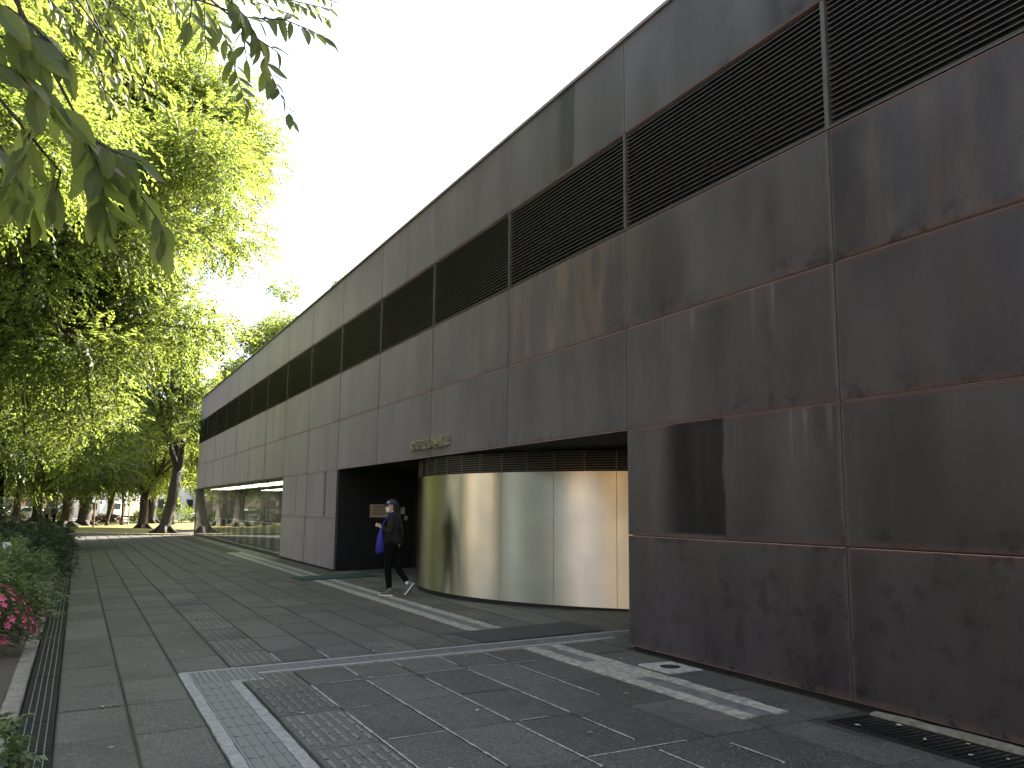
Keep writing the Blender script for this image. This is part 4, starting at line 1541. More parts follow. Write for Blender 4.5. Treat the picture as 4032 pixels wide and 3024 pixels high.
for i, (x, y, r, h, lb) in enumerate(((97, -13, 2.2, 1.9, 'sunlit shrub by the road, nearest the library corner'), (97.5, -9.6, 2.0, 1.7, 'sunlit shrub by the road, right of the forked trunk'), (96.5, -6.6, 1.7, 1.5, 'sunlit shrub by the road, right behind the forked trunk'),
                                       (98, 2.2, 1.4, 1.2, 'sunlit shrub by the road beside the walking people'), (97, 6.4, 2.2, 1.6, 'sunlit shrub by the road in front of the silver car'), (97.5, 11, 2.4, 1.8, 'sunlit shrub by the road in front of the cream house'), (96.5, -17.5, 2.6, 2.0, 'sunlit shrub by the road in front of the grey town house'))):
    shrub('roadside_shrub', lb, (x, y, -.25), (r * .8, r, h), 520, .15, 'leaf', 'shrubs along the park road')
# plant tag, white post
t = thing('plant_tag', 'small white plate standing in the hedge at the left edge', 'sign', (17.3, 1.02, -.05))
m_ = MB(); m_.box(-.008, .008, -.008, .008, 0, .75); m_.build('stake', MT['pole'], t)
m_ = MB(); m_.box(-.014, -.0085, -.065, .065, .72, .93); m_.build('plate', MT['white'], t)
t = thing('marker_post', 'short white post half hidden by the dark shrubs', 'post', (40.0, 1.9, -.1))
m_ = MB(); m_.tube([(0, 0, 0), (0, 0, .82)], .13, 12); m_.build('shaft', MT['white'], t)
m_ = MB(); m_.loft([[(r * math.cos(k * .5236), r * math.sin(k * .5236), z) for k in range(12)] for (r, z) in ((.14, .821), (.14, .86), (.06, .90))]); m_.build('cap', MT['white'], t)

# ------------------------------------------------------------------ the overhanging branches close to the camera
TW = {
    'D': [[(2.9, -0.32, 3.25), (2.91, -0.4, 3.2), (2.94, -0.45, 3.14), (2.97, -0.49, 3.07), (2.99, -0.53, 3.01), (3.03, -0.6, 2.91)], [(3.1, -0.43, 3.31), (3.07, -0.56, 3.32), (3.06, -0.65, 3.3), (3.06, -0.72, 3.28)], [(3.28, -0.3, 3.46), (3.32, -0.36, 3.37), (3.35, -0.41, 3.3), (3.39, -0.44, 3.23), (3.43, -0.49, 3.12)], [(3.01, -0.23, 3.29), (3.04, -0.23, 3.22), (3.09, -0.22, 3.15)], [(3.19, -0.29, 3.4), (3.21, -0.29, 3.36), (3.28, -0.31, 3.24)], [(2.89, -0.34, 3.25), (2.93, -0.39, 3.17), (2.98, -0.42, 3.08)], [(3.13, -0.48, 3.25), (3.13, -0.55, 3.22)]],
    'Y': [[(4.17, -0.43, 4.05), (4.13, -0.71, 4.05), (4.08, -0.98, 4.03)], [(4.39, -0.66, 4.24), (4.38, -0.86, 4.19), (4.37, -1.05, 4.14)], [(4.72, -0.37, 4.35), (4.7, -0.66, 4.34), (4.68, -0.92, 4.3)], [(4.19, -0.84, 4.21), (4.2, -0.96, 4.16), (4.19, -1.04, 4.14)]],
    'B': [[(4.04, 0.21, 3.74), (4.12, 0.03, 3.59), (4.15, -0.11, 3.53), (4.18, -0.25, 3.45)], [(4.39, -0.01, 3.69), (4.45, -0.12, 3.58), (4.49, -0.31, 3.47)], [(4.72, 0.06, 3.69), (4.78, -0.04, 3.56)], [(4.18, -0.03, 3.79), (4.21, -0.14, 3.73), (4.23, -0.18, 3.68)], [(4.41, 0.14, 3.97), (4.47, 0.13, 3.86), (4.47, 0.01, 3.87)], [(4.04, 0.28, 3.72), (4.11, 0.15, 3.6), (4.18, 0.02, 3.46)], [(4.25, -0.08, 3.97), (4.3, -0.16, 3.87), (4.34, -0.2, 3.78)], [(4.53, 0.08, 4.06), (4.6, -0.02, 3.94), (4.65, -0.12, 3.84)], [(4.17, 0.36, 3.77), (4.23, 0.21, 3.69), (4.29, 0.09, 3.57), (4.33, -0.04, 3.5)], [(4.36, -0.19, 4.06), (4.38, -0.26, 4.02), (4.43, -0.31, 3.93)], [(4.12, 0.03, 3.59), (4.16, -0.01, 3.51), (4.21, -0.07, 3.39)]],
    'L': [[(1.74, 0.23, 2.32), (1.75, 0.18, 2.32), (1.75, 0.16, 2.32), (1.76, 0.13, 2.29), (1.78, 0.08, 2.27)], [(1.88, 0.14, 2.34), (1.9, 0.14, 2.28), (1.92, 0.14, 2.24), (1.95, 0.17, 2.13)], [(2.0, 0.11, 2.36), (2.02, 0.03, 2.32), (2.05, -0.05, 2.25), (2.07, -0.12, 2.17), (2.08, -0.13, 2.13)], [(1.77, 0.24, 2.39), (1.78, 0.19, 2.39), (1.78, 0.12, 2.41), (1.8, 0.07, 2.37)], [(1.95, 0.06, 2.33), (1.99, 0.01, 2.24), (2.03, -0.02, 2.11)], [(1.69, 0.22, 2.42), (1.71, 0.16, 2.4), (1.74, 0.13, 2.35)], [(1.92, 0.12, 2.24), (1.93, 0.08, 2.2), (1.95, 0.09, 2.15)], [(2.03, 0.25, 2.27), (2.03, 0.2, 2.27), (2.05, 0.16, 2.22), (2.07, 0.13, 2.16)], [(1.75, 0.24, 2.44), (1.76, 0.18, 2.44), (1.77, 0.14, 2.42), (1.79, 0.11, 2.4)], [(1.97, 0.03, 2.3), (1.97, -0.01, 2.28), (1.98, -0.07, 2.27)]],
}
near = thing('zelkova_tree', 'zelkova standing left of the camera whose serrated leaves hang into the top left corner', 'tree', (.6, 4.2, -.1))
NB = Vector((.6, 4.2, -.1))
m_ = MB()
m_.tube([(0, 0, -.2), (0, 0, .1), (.03, 0, 1.2), (.05, -.1, 2.6), (.1, -.2, 3.6)], [.36, .30, .25, .23, .21], 14)
hubs = [Vector((.9, -1.2, 4.9)), Vector((2.2, -1.8, 5.2)), Vector((-1.2, .6, 5.4)), Vector((-.3, 1.8, 5.6))]
for h in hubs:
    limb(m_, (.1, -.2, 3.5), h, .15, .07, .12, 8)
m_.build('trunk', MT['bark'], near, True)


def serrated(wd, bend):
    """one leaf along +X, unit length, toothed edge, folded along the midrib"""
    m__ = MB()
    n = 8
    prof = []
    for i in range(n + 1):
        t = i / n
        w = wd * (math.sin(math.pi * t ** .8) ** .9 if 0 < t < 1 else 0)
        prof.append((t, w))
    vs_ = []
    for (t, w) in prof:
        vs_.append((t, 0, -bend * t * t))
    top, bot = [], []
    for i in range(1, n):
        t, w = prof[i]
        for sgn, lst in ((1, top), (-1, bot)):
            lst.append(len(vs_))
            vs_.append((t + .035, sgn * w, -bend * t * t + .22 * w))
            lst.append(len(vs_))
            vs_.append((t + .04, sgn * w * .86, -bend * t * t + .19 * w))
    fs_ = []
    for lst, sgn in ((top, 1), (bot, -1)):
        fs_.append((0, 1, lst[0]) if sgn > 0 else (0, lst[0], 1))
        for i in range(1, n - 1):
            a, c_ = lst[2 * (i - 1)], lst[2 * (i - 1) + 1]
            d = lst[2 * i]
            fs_.append((i, i + 1, d, c_, a) if sgn > 0 else (i, a, c_, d, i + 1))
        fs_.append((n - 1, n, lst[-1], lst[-2]) if sgn > 0 else (n - 1, lst[-2], lst[-1], n))
    m__.add(vs_, fs_)
    return m__.mesh('leaf', MT['leafn'])


LV = [serrated(.20, .12), serrated(.24, .25), serrated(.18, .38), serrated(.22, -.10), serrated(.21, .55)]
n_leaf = 0
extra = MB()
RAD = {'D': .0022, 'Y': .003, 'B': .003, 'L': .0022}
for key, size, gap in (('D', .086, .0205), ('L', .098, .019), ('B', .078, .019), ('Y', .076, .021)):
    for tw in TW[key]:
        pts = [Vector(p) - NB for p in tw]
        m_ = MB()
        hub = min(hubs[:2], key=lambda h: (h - pts[0]).length)
        m_.tube(pts, [RAD[key] * (1.4 - i / len(pts)) for i in range(len(pts))], 5)
        d0 = (pts[0] - pts[1]).normalized()
        mid = pts[0] + d0 * .35 + Vector((0, .1, .12))
        m_.tube([pts[0], mid, pts[0].lerp(hub, .5) + Vector((0, .1, .25)), hub], [RAD[key] * 1.4, .006, .012, .03], 5)
        br = m_.build('branch', MT['bark'], near)
        # walk along the twig
        Ltot = sum((pts[i + 1] - pts[i]).length for i in range(len(pts) - 1))
        s, k = .01, 0
        while s <= Ltot + .001:
            q, i = s, 0
            while i < len(pts) - 2 and q > (pts[i + 1] - pts[i]).length:
                q -= (pts[i + 1] - pts[i]).length
                i += 1
            d = (pts[i + 1] - pts[i]).normalized()
            p = pts[i] + d * q
            side = d.cross(Vector((-.6, .2, .75))).normalized() * (1 if k % 2 else -1)
            if key == 'D' or key == 'L':
                side = (side + Vector((random.uniform(-.5, .5), random.uniform(-.2, .2), 0))).normalized()
            last = s + gap > Ltot
            ld = (d * (.6 if key == 'D' else .85) + side * (.1 if last else (.95 if key == 'D' else .62)) + Vector((0, 0, -.30 if key == 'D' else -.55)) + Vector((random.uniform(-.2, .2), random.uniform(-.2, .2), random.uniform(-.15, .15)))).normalized()
            nz = Vector((random.gauss(-.75, .35), random.gauss(0, .4), .45))
            nz = (nz - ld * nz.dot(ld)).normalized()
            yv = nz.cross(ld)
            sc_ = size * random.uniform(.72, 1.15) * (1 if s < Ltot * .7 else .82)
            mw = Matrix((ld, yv, nz)).transposed()
            if n_leaf < 300:
                o = link('leaf', LV[random.randrange(5)], br, p, mw.to_euler())
                o.scale = (sc_,) * 3
                n_leaf += 1
            else:
                lm_ = LV[random.randrange(5)]
                extra.add([p + mw @ (v.co * sc_) for v in lm_.vertices], [tuple(f.vertices) for f in lm_.polygons])
            s += gap * random.uniform(.8, 1.2)
            k += 1
# the rest of this crown, above and to the left of the frame
if extra.v:
    o = extra.build('small_leaves', MT['leafn'], near)
    o['kind'] = 'stuff'
cl = ell_clumps((.2, .6, 6.2), (3.6, 3.4, 1.9), 22, .95, 4.6)
cl = [c for c in cl if not (c[0][0] > 1.5 and c[0][1] < -2.2)]
o = link('crown', crown_mesh('crown', cl, 2400, 10, .085, .48, MT['leaf'], .4), near)

# ------------------------------------------------------------------ people


def skin_mesh(name, verts, edges, radii, mat, sub=1):
    me = bpy.data.meshes.new(name)
    me.from_pydata(verts, edges, [])
    ob = bpy.data.objects.new(name + '_source', me)
    C.objects.link(ob)
    ob.modifiers.new('skin', 'SKIN')
    sv = me.skin_vertices[0].data
    for i, r in enumerate(radii):
        sv[i].radius = r if hasattr(r, '__len__') else (r, r)
        sv[i].use_root = (i == 0)
    if sub:
        sb = ob.modifiers.new('sub', 'SUBSURF')
        sb.levels = sub
        sb.render_levels = sub
    dgx = bpy.context.evaluated_depsgraph_get()
    dgx.update()
    out = bpy.data.meshes.new_from_object(ob.evaluated_get(dgx))
    bpy.data.objects.remove(ob)
    out.name = name
    out.materials.clear()
    out.materials.append(mat)
    out.polygons.foreach_set('use_smooth', [True] * len(out.polygons))
    return out


def head_mb(cx, cz, s=1.0):
    """head looking along +X with brow, nose and chin"""
    m_ = MB()
    rings = []
    prof = [(-.118, .022, .030, .022), (-.108, .042, .040, .018), (-.085, .062, .052, .010), (-.055, .075, .060, .004), (-.02, .084, .068, .0), (.02, .092, .074, -.004),
            (.055, .090, .072, -.008), (.085, .074, .060, -.010), (.105, .048, .040, -.010), (.115, .018, .016, -.010)]
    for (z, rx, ry, off) in prof:
        ring = []
        for k in range(16):
            a = 2 * math.pi * k / 16
            x, y = rx * math.cos(a), ry * math.sin(a)
            if k in (0,) and -.06 < z < .0:
                x += .020 if z > -.03 else .012
            if k in (1, 15) and abs(z + .0) < .03:
                x -= .006
            ring.append((cx + (x + off) * s, y * s, cz + z * s))
        rings.append(ring)
    m_.loft(rings)
    for sg in (-1, 1):
        m_.ball((cx - .008, sg * .074 * s, cz - .012), (.018, .008, .028), 8, 5)
    return m_


def build_person(label, loc, heading, coat, legs_mat, full=False, group=None, phase=0):
    t = thing('person', label, 'person', loc, heading, group)
    # joints, x forward, y left
    hipz = .86
    J = {'pel': (0, 0, .92), 'sp': (.0, 0, 1.08), 'ch': (-.015, 0, 1.26), 'nb': (-.02, 0, 1.40), 'nk': (.0, 0, 1.47)}
    fl, bk_ = ((.02, .075, .87), (.045, .075, .47), (.0, .075, .09)), ((-.02, -.075, .87), (-.085, -.075, .49), (-.30, -.075, .21))
    if phase:
        fl, bk_ = ((.02, .075, .87), (.12, .075, .48), (.16, .075, .09)), ((-.02, -.075, .87), (-.04, -.075, .47), (-.22, -.075, .12))
    armL = ((-.015, .175, 1.37), (-.045, .225, 1.10), (.14, .185, 1.19))
    armR = ((-.015, -.175, 1.37), (-.09, -.215, 1.11), (-.06, -.205, .88))
    if not full:
        armL = ((-.015, .175, 1.37), (-.03, .21, 1.10), (.05, .20, .87))
    hL = tuple(a + b_ * .12 for a, b_ in zip(armL[2], (.9, -.1, .45) if full else (.2, 0, -1)))
    hR = tuple(a + b_ * .12 for a, b_ in zip(armR[2], (.3, 0, -1)))
    vs_ = [J['pel'], J['sp'], J['ch'], J['nb'], J['nk'], (.01, 0, 1.53), *fl, *bk_, *armL, *armR, hL, hR]
    ed = [(0, 1), (1, 2), (2, 3), (3, 4), (4, 5), (0, 6), (6, 7), (7, 8), (0, 9), (9, 10), (10, 11), (2, 12), (12, 13), (13, 14), (2, 15), (15, 16), (16, 17), (14, 18), (17, 19)]
    rd = [.07, .075, .085, .055, .045, .05, .055, .045, .033, .055, .045, .033, .045, .034, .024, .045, .034, .024, .022, .022]
    link('body', skin_mesh('body', vs_, ed, rd, MT['skin']), t)
    head_mb(.035, 1.575).build('head', MT['skin'], t, True)
    # eyes
    m_ = MB()
    for sg in (-1, 1):
        m_.ball((.035 + .080, sg * .031, 1.578), (.008, .013, .007), 8, 5)
    m_.build('eyes', MT['hair'], t, True)
    # jacket: torso, hem and sleeves
    tv = [(0, 0, .86), (0, 0, .98), (-.005, 0, 1.12), (-.015, 0, 1.28), (-.02, 0, 1.385), (-.018, 0, 1.425),
          armL[0], armL[1], armL[2], armR[0], armR[1], armR[2]]
    te = [(0, 1), (1, 2), (2, 3), (3, 4), (4, 5), (3, 6), (6, 7), (7, 8), (3, 9), (9, 10), (10, 11)]
    tr_ = [(.165, .135), (.16, .13), (.15, .125), (.155, .125), (.085, .085), (.06, .06), .072, .062, .048, .072, .062, .048]
    link('jacket', skin_mesh('jacket', tv, te, tr_, coat), t)
    # collar
    m_ = MB()
    m_.loft([[(-.012 + r * math.cos(a), r * math.sin(a), z + .012 * math.cos(a) * -1) for a in [k * math.pi / 6 for k in range(12)]] for (r, z) in ((.082, 1.39), (.070, 1.44), (.062, 1.47), (.052, 1.465))])
    m_.build('collar', coat, t, True)
    # trousers
    pv = [(0, 0, 1.0), (0, 0, .86), *[(a[0], a[1], a[2]) for a in fl], *bk_]
    pv[3] = (fl[1][0], .075, fl[1][2])
    pe = [(0, 1), (1, 2), (2, 3), (3, 4), (1, 5), (5, 6), (6, 7)]
    pr = [(.13, .12), (.14, .125), .100, .068, .05, .100, .068, .05]
    link('trousers', skin_mesh('trousers', pv, pe, pr, legs_mat), t)
    # hands with separate fingers
    for (h, base, dr_) in ((hL, armL[2], 1), (hR, armR[2], -1)):
        hv, b0 = Vector(h), Vector(base)
        d = (hv - b0).normalized()
        s = d.cross(Vector((0, 1, 0))).normalized()
        nrm_ = s.cross(d)
        mv = [tuple(b0 + d * .01), tuple(b0 + d * .055), tuple(b0 + d * .095)]
        me_ = [(0, 1), (1, 2)]
        mr = [.022, (.034, .017), (.036, .016)]
        for q in range(4):
            o_ = (q - 1.5) * .017
            L_ = (.055, .065, .060, .048)[q]
            p1 = b0 + d * .098 + s * o_
            p2 = p1 + d * L_ * .5 - nrm_ * .012 * dr_
            p3 = p2 + d * L_ * .35 - nrm_ * .03 * dr_
            n0 = len(mv)
            mv += [tuple(p1), tuple(p2), tuple(p3)]
            me_ += [(2, n0), (n0, n0 + 1), (n0 + 1, n0 + 2)]
            mr += [.009, .0085, .007]
        n0 = len(mv)
        mv += [tuple(b0 + d * .05 + s * .035), tuple(b0 + d * .085 + s * .05)]
        me_ += [(1, n0), (n0, n0 + 1)]
        mr += [.011, .008]
        link('hand', skin_mesh('hand', mv, me_, mr, MT['skin']), t)
    # shoes
    for (ank, pitch_s, sy) in ((fl[2], 0, .075), (bk_[2], (.95 if not phase else .25), -.075)):
        sh = link('shoe', None, t)
        # build in foot space: toe +x, ankle at (0,0,.09)
        mw = Matrix.Translation(Vector(ank)) @ Matrix.Rotation(pitch_s, 4, 'Y') @ Matrix.Translation((0, 0, -.09))
        rings = []
        for (x, w, h) in ((-.055, .022, .06), (-.045, .034, .075), (0, .036, .085), (.05, .040, .075), (.10, .044, .055), (.15, .040, .042), (.178, .024, .034)):
            rings.append([mw @ Vector((x, w * math.cos(a), .022 + h * .5 + h * .5 * math.sin(a))) for a in [k * math.pi / 5 for k in range(10)]])
        m_ = MB()
        m_.loft(rings)
        m_.loft([[mw @ Vector((-.005 + r * 1.15 * math.cos(a), r * math.sin(a), z)) for a in [k * math.pi / 5 for k in range(10)]] for (r, z) in ((.042, .06), (.044, .10), (.046, .15))])
        o_ = m_.build('upper', MT['shoe'], sh, True)
        m_ = MB()
        out_ = [(-.066, 0), (-.058, .030), (-.02, .038), (.04, .040), (.10, .047), (.155, .044), (.186, .024), (.194, 0)]
        ol = out_ + [(x, -y) for (x, y) in reversed(out_[1:-1])]
        m_.loft([[mw @ Vector((x, y, z)) for (x, y) in ol] for z in (.006, .028)])
        m_.build('sole', MT['sole'], sh)
        m_ = MB()
        m_.loft([[mw @ Vector((x * .98, y * .98, z)) for (x, y) in ol] for z in (0, .0055)])
        m_.build('tread', MT['solebot'], sh)
        if full:
            m_ = MB()
            m_.ball(mw @ Vector((.175, 0, .04)), (.024, .03, .018), 8, 6)
            m_.build('toe_cap', MT['sole'], sh, True)
            if sy < 0:
                m_ = MB()
                m_.loft([[mw @ Vector((-.005 + r * math.cos(a), y, .115 + r * math.sin(a))) for a in [k * math.pi / 8 for k in range(16)]] for (r, y) in ((.027, .044), (.027, .049), (.022, .050))])
                m_.build('ankle_patch', MT['sole'], sh)
    # hair
    m_ = MB()
    if full:
        rings = []
        for (z, cx_, rx, ry) in ((1.60, -.045, .055, .070), (1.57, -.05, .056, .074), (1.52, -.048, .052, .072), (1.42, -.085, .040, .072), (1.30, -.125, .036, .072), (1.18, -.145, .036, .068), (1.08, -.15, .028, .055), (1.02, -.15, .010, .025)):
            rings.append([(cx_ + rx * math.cos(a) * (1 + .06 * math.sin(5 * a + z * 9)), ry * math.sin(a), z) for a in [k * math.pi / 8 for k in range(16)]])
        m_.loft(rings)
    else:
        m_.ball((.015, 0, 1.605), (.10, .082, .10), 12, 8)
    m_.build('hair', MT['hair'], t, True)
    if full:
        # cap
        cp = link('cap', None, t)
        m_ = MB()
        rings = []
        for i in range(7):
            e = i / 6 * math.pi / 2 * .98
            rings.append([(.022 + .112 * math.cos(e) * math.cos(a), .090 * math.cos(e) * math.sin(a), 1.602 + .095 * math.sin(e)) for a in [k * math.pi / 10 for k in range(20)]])
        m_.loft(rings)
        m_.ball((.022, 0, 1.699), .008, 6, 4)
        m_.build('crown', MT['navy'], cp, True)
        m_ = MB()
        rings = []
        for i in range(9):
            a = -1.15 + 2.3 * i / 8
            x0_, y0_ = .022 + .110 * math.cos(a), .088 * math.sin(a)
            ext = .075 * math.cos(a * 1.1) ** .6 if abs(a) < 1.14 else 0.0
            z_ = 1.604 - .02 * abs(a) * .3
            rings.append([(x0_ - .004, y0_, z_), (x0_ + ext, y0_ * (1 + .05), z_ - .022), (x0_ + ext, y0_ * (1 + .05), z_ - .028), (x0_ - .004, y0_, z_ - .008)])
        m_.loft(rings)
        m_.build('visor', MT['navy'], cp, True)
        # pale embroidered mark on the side of the cap
        m_ = MB()
        cpx = lambda a, e: Vector((.022 + .1145 * math.cos(e) * math.cos(a), .0925 * math.cos(e) * math.sin(a), 1.602 + .0965 * math.sin(e)))
        for path in ([(.75, .22), (.95, .42), (1.15, .28), (1.35, .46)], [(.80, .46), (1.0, .30), (1.2, .44), (1.38, .26)], [(.95, .52), (1.2, .54)]):
            m_.tube([cpx(a, e) for (a, e) in path], .0035, 5)
        m_.build('emblem', MT['sole'], cp)
        # face mask
        m_ = MB()
        rings = []
        for (z, rx, ry, off) in ((1.468, .058, .046, .012), (1.495, .078, .060, .006), (1.525, .090, .066, .004), (1.552, .094, .070, .0)):
            rings.append([(.035 + off + rx * math.cos(a) + (.016 if abs(a) < .25 else 0), ry * math.sin(a), z) for a in [-1.35 + 2.7 * k / 10 for k in range(11)]])
        for i in range(3):
            n0 = len(m_.v)
            m_.v.extend(rings[i]); m_.v.extend(rings[i + 1])
            for k in range(10):
                m_.f.append((n0 + k, n0 + k + 1, n0 + 11 + k + 1, n0 + 11 + k)); m_.m.append(0)
        m_.build('face_mask', MT['mask'], t, True)
    return t, armL, hL


PX, PY = 15.03, -5.08
HEAD = math.atan2(.80, .60)
pt, armL, hL = build_person('woman in a navy cap and white mask walking past the entrance with a blue bag', (PX, PY, gz(PY) + .001), HEAD, MT['jacket'], MT['trousers'], True)
# tote bag hanging from her shoulder
bag = thing('tote_bag', 'bright blue cloth tote bag hanging at the front of the walking woman', 'bag', (PX, PY, gz(PY)), HEAD)
m_ = MB()
rings = []
for (z, x0_, x1_, th) in ((.74, .12, .20, .02), (.78, .075, .225, .05), (.88, .075, .215, .065), (1.0, .085, .195, .055), (1.10, .10, .175, .035), (1.17, .115, .155, .015)):
    cx_, rx = (x0_ + x1_) / 2, (x1_ - x0_) / 2
    rings.append([(cx_ + rx * math.cos(a) * (1 + .05 * math.sin(3 * a + z * 20)), .24 + th * math.sin(a) * (1 + .12 * math.sin(4 * a + z * 31)), z) for a in [k * math.pi / 9 for k in range(18)]])
m_.loft(rings)
m_.build('sack', MT['tote'], bag, True)
m_ = MB()
m_.tube([(.135, .24, 1.16), (.10, .25, 1.26), (.04, .235, 1.36), (-.01, .205, 1.435), (-.06, .16, 1.42)], .011, 6)
m_.build('strap', MT['tote'], bag)
for (x, y, h, coat, legs, ph, lb) in ((84.2, 2.28, -.3, 'grey_coat', 'trousers', 1, 'distant person in grey, leftmost of three walking beyond the trees'),
                                      (84.0, 1.72, -.3, 'dark_coat', 'trousers', 1, 'distant person in black, middle of three walking beyond the trees'),
                                      (84.4, .98, -.3, 'white_shirt', 'dark_coat', 1, 'distant person in a pale shirt, rightmost of three walking beyond the trees')):
    build_person(lb, (x, y, -.20), h, MT[coat], MT[legs], False, 'people walking beyond the trees', ph)

# ------------------------------------------------------------------ street beyond the park


def wheel_parts(t, xs, ys, r):
    for x in xs:
        for y in ys:
            w = MB()
            w.tube([(x, y - .1, r), (x, y + .1, r)], r, 14)
            o_ = w.build('wheel', MT['tyre'], t)
            m_ = MB()
            m_.tube([(x, y - .104, r), (x, y + .104, r)], r * .55, 10)
            m_.build('rim', MT['silver'], o_)


def vehicle(name, label, cat, loc, rz, prof, w, paint, glass, wheels, r=.33):
    """prof: side outline (x,z) of the body"""
    t = thing(name, label, cat, loc, rz)
    m_ = MB()
    rings = []
    for (yy, ins) in ((-w / 2, .10), (-w / 2 + .08, .0), (w / 2 - .08, .0), (w / 2, .10)):
        rings.append([(x * (1 - ins * .12), yy, z - (ins * .5 if z > .9 else 0)) for (x, z) in prof])
    m_.loft(rings)
    m_.build('body', MT[paint], t)
    for (nm, pts) in glass:
        for sg in (-1, 1):
            m_ = MB()
            q = [(x, sg * (w / 2 + .004), z) for (x, z) in pts]
            q2 = [(x, sg * (w / 2 - .02), z) for (x, z) in pts]
            m_.loft([q, q2])
            m_.build(nm, MT['pane'], t)
    wheel_parts(t, wheels, (-w / 2 + .08, w / 2 - .08), r)
    m_ = MB()
    xe = max(p[0] for p in prof)
    m_.box(xe - .03, xe + .03, -w / 2 + .1, w / 2 - .1, .35, .52)
    m_.build('bumper', MT['tyre'], t)
    for sg in (-1, 1):
        m_ = MB()
        m_.box(xe - .05, xe + .012, sg * w / 2 * .8 - .12, sg * w / 2 * .8 + .12, .60, .76)
        m_.build('headlight', MT['silver'], t)
    return t


car_prof = [(-2.1, .25), (-2.15, .7), (-2.05, .95), (-1.5, 1.0), (-.95, 1.45), (.45, 1.47), (1.1, 1.0), (1.9, .88), (2.12, .65), (2.1, .25)]
car_gl = [('side_window', [(-1.35, 1.02), (-.9, 1.38), (-.25, 1.40), (-.25, 1.02)]), ('side_window', [(-.18, 1.02), (-.18, 1.40), (.42, 1.40), (.95, 1.02)])]
van_prof = [(-2.6, .3), (-2.65, 1.0), (-2.6, 2.2), (-2.4, 2.35), (1.4, 2.35), (1.9, 1.75), (2.2, 1.25), (2.6, 1.05), (2.65, .3)]
van_gl = [('side_window', [(.4, 1.25), (.4, 2.05), (1.35, 2.05), (1.95, 1.25)]), ('side_window', [(-2.2, 1.3), (-2.2, 2.05), (-.3, 2.05), (-.3, 1.3)])]
vehicle('parked_van', 'white van with a rounded front seen between the trunks', 'van', (112, -.2, -.33), math.pi / 2 - .3, van_prof, 1.9, 'white', van_gl, (-1.7, 1.7), .36)
vehicle('parked_car', 'pale silver car half hidden by the shrubs at the left', 'car', (104.5, 4.6, -.22), math.pi / 2 + .2, car_prof, 1.75, 'silver', car_gl, (-1.35, 1.35))
vehicle('parked_car', 'white car parked in front of the cream house', 'car', (112, 8.2, -.33), math.pi / 2, car_prof, 1.75, 'white', car_gl, (-1.35, 1.35))
vehicle('parked_car', 'white car farther along the street behind the lawn', 'car', (112, -14.0, -.33), math.pi / 2, car_prof, 1.75, 'white', car_gl, (-1.35, 1.35))
tk = vehicle('parked_truck', 'small truck with a beige box body parked beyond the lawn', 'truck', (106.0, -4.6, -.24), math.pi / 2 + .5, [(.5, .4), (.5, 2.0), (.6, 2.1), (1.7, 2.1), (2.05, 1.3), (2.3, 1.1), (2.3, .4)], 1.8, 'white',
             [('side_window', [(.9, 1.3), (.9, 1.95), (1.55, 1.95), (1.9, 1.3)])], (-1.6, 1.5), .36)
m_ = MB(); m_.slab(-2.6, .42, -.95, .95, .62, 2.15, .04); m_.build('cargo_box', MT['beigebox'], tk)
m_ = MB(); m_.box(-2.5, .49, -.4, .4, .42, .615); m_.build('chassis', MT['tyre'], tk)


def house(label, loc, rz, w, d, h, wall, roof='flat', floors=2, cols=4, name='house', cat='house'):
    """faces -X of its own space"""
    t = thing(name, label, cat, loc, rz)
    m_ = MB(); m_.box(0, d, -w / 2, w / 2, -.4, h); wl = m_.build('wall', MT[wall], t)
    if roof == 'flat':
        m_ = MB(); m_.box(-.15, d + .15, -w / 2 - .15, w / 2 + .15, h + .003, h + .3); m_.build('roof', MT['greywall'], t)
    else:
        m_ = MB()
        m_.add([(-.5, -w / 2 - .5, h + .003), (d + .5, -w / 2 - .5, h + .003), (d + .5, w / 2 + .5, h + .003), (-.5, w / 2 + .5, h + .003), (d / 2, -w / 2 + 1, h + 1.8), (d / 2, w / 2 - 1, h + 1.8)],
               [(0, 1, 4), (1, 2, 5, 4), (2, 3, 5), (3, 0, 4, 5), (3, 2, 1, 0)])
        m_.build('roof', MT['rooft'], t)
    fh = h / floors
    for f in range(floors):
        for c_ in range(cols):
            y = -w / 2 + w * (c_ + .5) / cols
            door = f == 0 and c_ == cols // 2
            ww, z0, z1 = w / cols * .28, f * fh + (.05 if door else fh * .35), f * fh + fh * .78
            m_ = MB()
            for (a, b_, e0, e1) in ((y - ww - .08, y - ww, z0 - .08, z1 + .08), (y + ww, y + ww + .08, z0 - .08, z1 + .08), (y - ww + .001, y + ww - .001, z1, z1 + .08), (y - ww + .001, y + ww - .001, z0 - .08, z0)):
                m_.box(-.06, .02, a, b_, e0, e1)
            fr = m_.build('door' if door else 'window', MT['greywall' if wall != 'greywall' else 'white'], t)
            m_ = MB(); m_.box(-.02, .02, y - ww + .002, y + ww - .002, z0 + .002, z1 - .002); m_.build('pane', MT['pane'], fr)
    return t


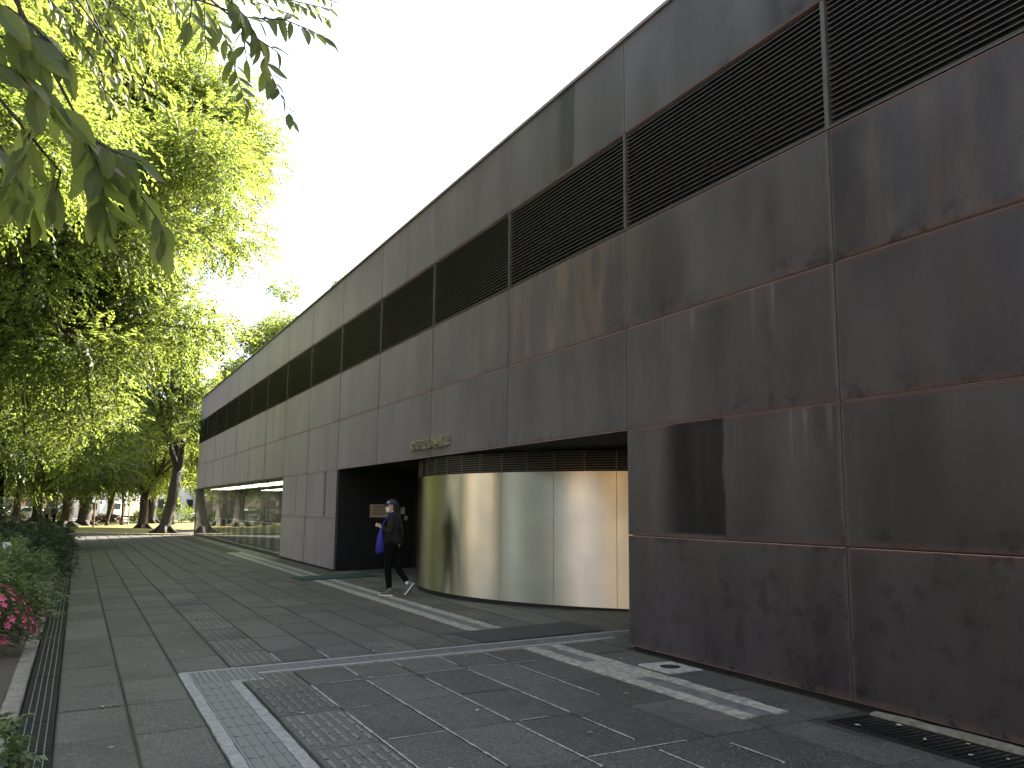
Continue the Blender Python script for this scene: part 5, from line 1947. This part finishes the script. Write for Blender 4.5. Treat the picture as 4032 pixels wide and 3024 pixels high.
hs = house('cream house with an open porch seen between the trunks at the left', (131, 4.2, 0), R(38), 12, 9, 5.6, 'cream', 'hip')
for y in (-4.5, -1.5, 1.5, 4.5):
    m_ = MB(); m_.box(-1.6, -1.3, y - .18, y + .18, -.3, 2.9); m_.build('porch_column', MT['tan'], hs)
m_ = MB(); m_.box(-1.8, -.1, -5.2, 5.2, 2.903, 3.15); m_.build('porch_roof', MT['white'], hs)
house('white two storey house behind the parked van', (131, -10.5, 0), R(38), 13, 9, 6.2, 'white', 'flat', 2, 5)
house('grey town house behind the forked tree', (131, -26, 0), R(38), 14, 9, 7.5, 'greywall', 'flat', 3, 5)
house('white house far left beyond the cream house', (131, 19, 0), R(38), 13, 9, 6.4, 'white', 'hip', 2, 4)
house('tan house farthest left along the street', (131, 35, 0), R(38), 14, 9, 7.0, 'tan', 'flat', 2, 5)
# buildings on the far side of the plaza, left of the frame; the curved metal mirrors them
house('long tan office block standing in the sun across the plaza', (-17, 23, 0), math.pi / 2, 20, 10, 10, 'tan', 'flat', 3, 7, 'office_block', 'building')
house('shorter tan office block across the plaza', (2, 30, 0), math.pi / 2, 13, 10, 9, 'tan', 'flat', 3, 4, 'office_block', 'building')
house('wide cream hall with a hipped roof beyond the planting bed', (40, 38, 0), math.pi / 2, 22, 10, 7, 'cream', 'hip', 2, 7, 'hall', 'building')

t = thing('lamp_post', 'slim park lamp with a white globe between the trunks', 'lamp', (80, -3.9, -.15))
m_ = MB(); m_.tube([(0, 0, 0), (0, 0, .3), (0, 0, 2.0)], [.07, .05, .04], 10); m_.build('pole', MT['pole'], t)
m_ = MB(); m_.ball((0, 0, 2.15), .2, 14, 9); m_.build('globe', MT['white'], t, True)
t = thing('wooden_post', 'dark brown post standing alone on the lawn in front of the van', 'post', (72, -1.15, -.12))
m_ = MB(); m_.tube([(0, 0, 0), (0, 0, 1.75)], [.07, .06], 8); m_.build('shaft', MT['brownpost'], t)
m_ = MB(); m_.loft([[(r * math.cos(k * .785), r * math.sin(k * .785), z) for k in range(8)] for (r, z) in ((.075, 1.751), (.075, 1.80), (.02, 1.84))]); m_.build('cap', MT['brownpost'], t)
t = thing('utility_pole', 'grey concrete utility pole behind the thick trunks', 'pole', (103, -.9, -.22))
m_ = MB(); m_.tube([(0, 0, 0), (0, 0, 9)], [.19, .13], 12); m_.build('shaft', MT['pole'], t)
m_ = MB(); m_.box(-.06, .06, -.9, .9, 8.2, 8.32); m_.build('cross_arm', MT['pole'], t)
print('SCENE slabs', n_slab, 'leaves', n_leaf)
